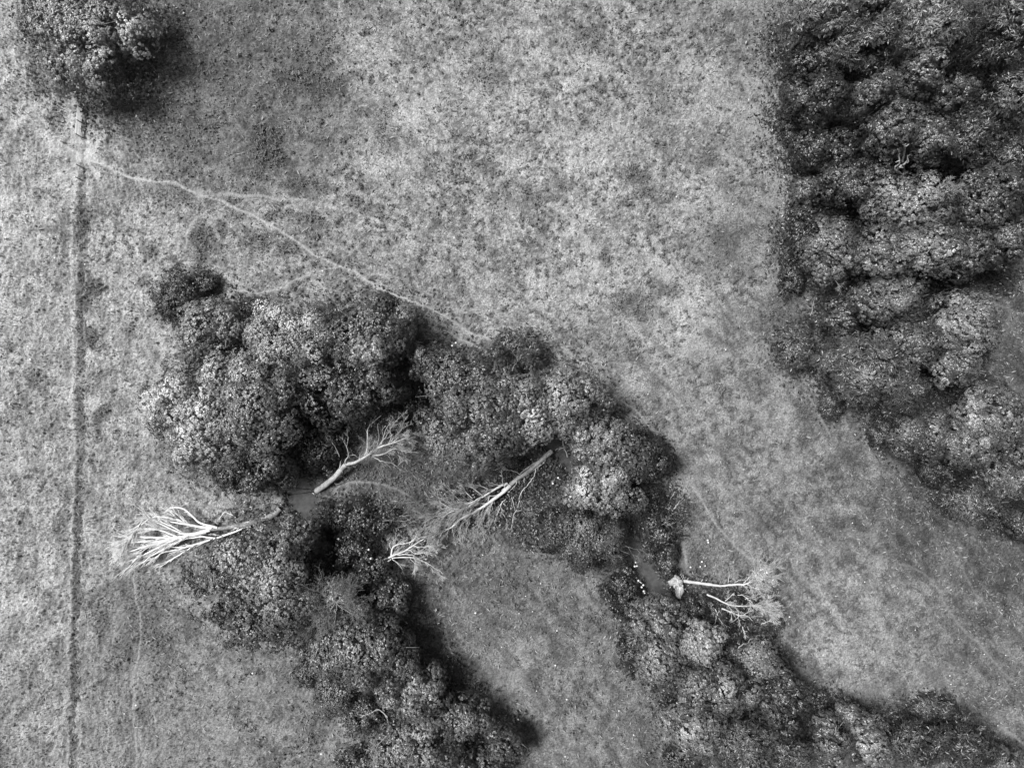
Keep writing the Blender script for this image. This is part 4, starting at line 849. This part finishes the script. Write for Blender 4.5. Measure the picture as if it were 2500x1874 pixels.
fallen('dead_snag', 'small white dead snag poking out beside the black hollow on the meadow edge', 'dead tree', (400, 350), [
 ([(395,375),(405,350),(408,325),(412,295)],5,7,.10,.04,1,.5,B,1), ([(405,340),(385,328),(370,318)],6,6.8,.06,.03,1,.4,B,1), ([(407,325),(395,305)],6.4,6.8,.05,.03,0,1,B,1), ([(408,320),(418,312)],6.4,6.8,.05,.03,0,1,B,1), ([(420,440),(395,375)],.2,5,.2,.11,0,1,'trunk',1)], M_dead, tf52, 23)

# ---------------------------------------------------------------- rail fence by the gateway, and its posts
gx0, gy0 = P(203, 268); gx1, gy1 = P(197, 334)
e = empty('rail_fence', (gx0, gy0, 0), 'pale seven rail fence between the lone tree and the worn gateway', 'fence')
def box(T, a, b, wd, hh):
    """a square-edged bar from a to b"""
    a = np.array(a, float); b = np.array(b, float); d = unit(b-a); s = unit(np.cross(d, [0, 0, 1.]) if abs(d[2]) < .9 else np.array([1., 0, 0])); u = np.cross(s, d)
    V = np.array([c+s*i*wd/2+u*j*hh/2 for c in (a, b) for i, j in ((-1, -1), (1, -1), (1, 1), (-1, 1))])
    F = np.array([(0, 1, 2, 3), (7, 6, 5, 4), (0, 4, 5, 1), (1, 5, 6, 2), (2, 6, 7, 3), (3, 7, 4, 0)])+T.n
    T.V.append(V); T.F.append(F); T.n += 8
for k in range(7):
    T = Tubes(); z = .16+k*.17; box(T, (gx0, gy0, z), (gx1, gy1, z+.01*math.sin(k*2)), .045, .10); link('rail', mesh_np('rail', np.concatenate(T.V)-np.array([gx0, gy0, 0]), np.concatenate(T.F), M_rail), e)
for t in (-.01, .5, 1.01):
    T = Tubes(); x = gx0+(gx1-gx0)*t+.075; y = gy0+(gy1-gy0)*t; box(T, (x, y, -.3), (x, y, 1.3), .11, .11); link('post', mesh_np('post', np.concatenate(T.V)-np.array([gx0, gy0, 0]), np.concatenate(T.F), M_post), e)
def post(px, py, h_, lab, hm):
    x, y = P(px, py); e = empty('fence_post', (x, y, 0), lab, 'post', 'posts below the gateway'); T = Tubes(); T.add([(0, 0, -.3), (0, 0, h_*.5), (.01, 0, h_)], [.08, .075, .07], 8); link('shaft', T.mesh('shaft', M_post), e)
    T = Tubes(); T.add([(0.01, 0, h_), (.01, 0, h_+.035)], [.072, .045], 8); T.add([(0.01, 0, h_+.034), (.01, 0, h_+.036)], [.045, .001], 8); link('top', T.mesh('top', hm), e); return x, y
a = post(199, 408, 1.35, 'weathered post nearest the worn gateway', M_rail); b = post(194, 437, 1.0, 'weathered lower post below the one at the worn gateway', M_rail)
T = Tubes(); T.add([(a[0], a[1], 1.2), ((a[0]+b[0])/2, (a[1]+b[1])/2, .98), (b[0], b[1], .95)], .02, 4); T.add([(a[0], a[1], .6), (b[0], b[1], .5)], .02, 4)
tag(link('fence_wire', T.mesh('fence_wire', M_rail, (a[0], a[1], 0)), loc=(a[0], a[1], 0)), 'thin wire strung between the two posts below the gateway', 'wire')

# ---------------------------------------------------------------- white flower heads (hogweed size)
def flower_proto():
    e = empty('white_flower', (0, 0, 0), 'x', 'flower', 'white flower heads')
    T = Tubes(); T.add([(0, 0, -.1), (.02, .01, .45), (0, 0, .86)], [.016, .014, .012], 5)
    for k in range(7):
        a = k*.9; T.add([(0, 0, .8), (math.cos(a)*.08, math.sin(a)*.08, .92)], [.006, .004], 3)
    st = link('stem', T.mesh('stem', M_stalk), e)
    V = []; F = []; n_ = 0
    for k in range(40):
        rr_ = .135*math.sqrt((k+.5)/40); a = k*2.4; c = np.array([rr_*math.cos(a), rr_*math.sin(a), .95-.25*rr_]); s = .034
        for dz, r_ in ((0, s), (.02, s*.6)):
            for q in range(6): V.append(c+np.array([math.cos(q*1.047)*r_, math.sin(q*1.047)*r_, dz]))
        F += [(n_+q, n_+(q+1) % 6, n_+6+(q+1) % 6, n_+6+q) for q in range(6)]; F += [(n_+6, n_+7, n_+8, n_+9), (n_+6, n_+9, n_+10, n_+11)]; n_ += 12
    fl = link('flower_head', mesh_np('flower_head', V, F, M_flower), e); return e, st, fl
proto = flower_proto(); first = [True]
def flower(px, py, lab, grp, base=0.0, sc=1.0):
    sc = min(sc, 1.35)
    if first[0]: e = proto[0]; first[0] = False
    else:
        e = proto[0].copy(); C.collection.objects.link(e)
        for ch in proto[1:]:
            c_ = ch.copy(); C.collection.objects.link(c_); c_.parent = e
    x, y = P(px, py, base+.9*sc); e.location = (x, y, base+max(-.3, float(ground_z(x, y)[0]))*(base == 0)); sc *= .62; e.scale = (sc,)*3; e['label'] = lab; e['group'] = grp
MEADOW = [(812,173,.8),(1010,147,.8),(1015,160,.8),(1010,291,.8),(1129,299,.9),(1205,99,.8),(1233,125,.9),(1388,562,.7),(1446,625,.9),(1653,478,1.3),(1791,497,1.0),(1254,275,.7),(785,660,1.2),(675,575,.7),(656,577,.7),(552,580,.7),(1774,853,1.2),(1571,938,.9),(1583,962,.9),
 (1730,1196,.7),(1764,1227,.9),(1794,1252,.9),(1726,1198,.7),(1986,1286,1.0),(2085,1278,1.1),(2115,1422,1.2),(2085,1277,.9),(2194,1436,.8),(2325,1404,1),(2326,1441,1.1),(2238,1539,1.1),(2230,1550,.7),(2450,1490,1),(2470,1489,.9),(2460,1601,1.2),(2406,1598,1.1),(2324,1652,1.3),(2325,1672,1.2),(2356,1619,.7),(2372,1619,.7),(2443,1671,.9),(2482,1674,.9),(2482,1731,.9),(2440,1773,1),(2452,1723,.8),(2217,1534,.8),(2183,1512,.7),(1931,1508,1.5)]
for x, y, s in MEADOW:
    if y < 480: flower(x, y, 'tiny white flower head in the pale grass of the upper meadow', 'white flower heads in the upper meadow', 0, s*.8)
    elif y < 1000: flower(x, y, 'white flower head in the meadow grass level with the meander copse', 'white flower heads in the middle meadow', 0, s*.9)
    else: flower(x, y, 'small white flower head in the darker grass of the lower right meadow', 'white flower heads in the lower right meadow', 0, s*.75)
for x, y, s in [(1320,1425,.9),(1283,1456,.8),(1267,1498,.8),(1300,1493,.8),(1172,1536,.8),(1160,1498,1.6),(1185,1692,1.0),(1356,1626,1.2),(1384,1710,1.2),(1310,1688,.8),(1265,1758,1.4),(1548,1796,1),(1512,1737,1),(1380,1848,1),(1224,1580,.8),(1360,1541,1.1),(1178,1355,.9)]: flower(x, y, 'white flower head standing in the grass of the lower middle clearing', 'white flower heads in the clearing', 0, s)
for x, y, s in [(128,628,1.6),(200,643,1),(320,641,1),(268,754,1.4),(66,876,1.3),(242,986,1),(17,986,1),(326,1725,1.4),(613,1646,1.3),(782,1843,1.5),(276,1262,1),(299,1745,1),(371,135,1.5),(133,577,.8)]: flower(x, y, 'white flower head standing in the long grass of the left hand field', 'white flower heads in the left field', 0, s)
for x, y, s in [(1080,852,1.3),(1088,858,1.5),(1095,862,1.2),(1103,843,1.2),(1112,836,1.2),(1092,868,1.2),(1084,862,1.1),(1099,856,1.1)]: flower(x, y, 'white flower head clustered at the upper edge of the small dark tree by the footpath', 'white flower heads by the footpath', 3.4, s)
for x, y, s in [(1551,1384,1.7),(1556,1383,1.2),(1553,1374,1),(1560,1419,1.4),(1572,1430,1.6),(1568,1435,2.0),(1573,1445,1.6),(1575,1449,1.1)]: flower(x, y, 'white flower head on the dark bramble bank left of the lower stream pool', 'white flower heads by the lower pool', 1.5, s)
for x, y, s in [(1350,1181,1.4),(1363,1167,1.4)]: flower(x, y, 'white flower head in the shade right of the shaggy fallen twin trunks', 'white flower heads beside the twin trunks', .3, s)
for x, y, s in [(824,1317,1.4),(898,1343,1.4),(903,1365,1.5),(812,1382,1),(883,1420,1.4),(893,1418,1.4)]: flower(x, y, 'white flower head among the dark brambles near the star shaped dying tree', 'white flower heads on the brambles', 2.0, s)
for x, y, s in [(1716,1373,2.0),(1723,1382,1.1),(1711,1384,1.1),(1688,1386,1.3),(1730,1320,2.0),(1731,1325,1.8)]: flower(x, y, 'white flower head in the rough triangle above the fallen root plate tree', 'white flower heads above the root plate tree', 0, s)

# ---------------------------------------------------------------- uncountable low growth
def scatter(name, label, N, mask, size, tone, mat, hmin, hmax, seed, asp=1.6, lay=.5, cat='weeds'):
    rg = np.random.default_rng(seed)
    x = rg.uniform(-72, 72, N); y = rg.uniform(-54, 54, N); k = rg.random(N) < mask(x, y); x, y = x[k], y[k]
    z = ground_z(x, y)+rg.uniform(hmin, hmax, len(x)); k = z > -1.0; x, y, z = x[k], y[k], z[k]
    nor = unit(np.stack([rg.normal(0, lay, len(x)), rg.normal(0, lay, len(x)), np.ones(len(x))], -1))
    V, F = cards(np.stack([x, y, z], -1), nor, size*rg.uniform(.6, 1.4, len(x)), np.full(len(x), asp), rg)
    o = link(name, mesh_np(name, V, F, mat), col=tone); tag(o, label, cat, None, 'stuff'); STATS[0] += len(F); return o
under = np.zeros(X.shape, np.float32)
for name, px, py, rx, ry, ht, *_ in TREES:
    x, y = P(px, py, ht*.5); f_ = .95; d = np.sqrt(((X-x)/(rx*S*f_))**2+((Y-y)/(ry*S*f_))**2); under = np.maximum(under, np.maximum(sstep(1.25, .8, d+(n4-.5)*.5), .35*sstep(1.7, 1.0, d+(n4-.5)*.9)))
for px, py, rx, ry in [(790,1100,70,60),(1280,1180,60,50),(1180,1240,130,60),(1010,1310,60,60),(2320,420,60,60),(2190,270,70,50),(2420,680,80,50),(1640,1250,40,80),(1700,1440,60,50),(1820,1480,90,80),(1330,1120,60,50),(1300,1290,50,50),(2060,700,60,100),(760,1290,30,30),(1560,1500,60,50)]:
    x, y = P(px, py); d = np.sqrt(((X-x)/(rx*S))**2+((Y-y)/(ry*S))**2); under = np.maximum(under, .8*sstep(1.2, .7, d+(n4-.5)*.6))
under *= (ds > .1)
scatter('undergrowth', 'dark nettles and seedlings covering the ground under the trees', 330000, lambda x, y: field(under*(1-np.clip(bare*1.3,0,1)*(under<.5)), x, y), .30, .022, M_leaf, .02, .9, 5, 1.5, .6, 'undergrowth')  # leaf tone lowered to paint the near-black shade on the copse floor
wmask = np.clip(np.maximum(weed_shade, ditch*.9), 0, 1)
scatter('nettle_patches', 'dark nettle and dock patches scattered over the meadow', 620000, lambda x, y: (field(wmask*sstep(.3,.6,n4)*(bare < .35), x, y)**1.3)*.9, .22, .065, M_weed, .02, .38, 6, 1.6, .55)
scatter('bank_plants', 'dark sedges and trailing plants along the edges of the stream', 300000, lambda x, y: field(((ds > -.25) & (ds < .8))*np.clip(.25+1.5*(n3-.3), 0, 1)*(n4 > .42), x, y), .30, .035, M_leaf, .75, 1.5, 9, 2.2, .7, 'undergrowth')
gm = (1-np.clip(bare, 0, 1))*(1-under*.8)*(ds > .2)
gl = gm*np.clip(.35+wl, 0, 1)
scatter('grass', 'pale dry grass blades standing all over the meadow', GRASS_N, lambda x, y: field(gm*sstep(.40, .62, tuft)*np.clip(tone*4.2, .2, 1), x, y), .26, .16, M_weed, .02, .26, 8, 5, 1.1, 'grass')
print('leaf faces', STATS[0])
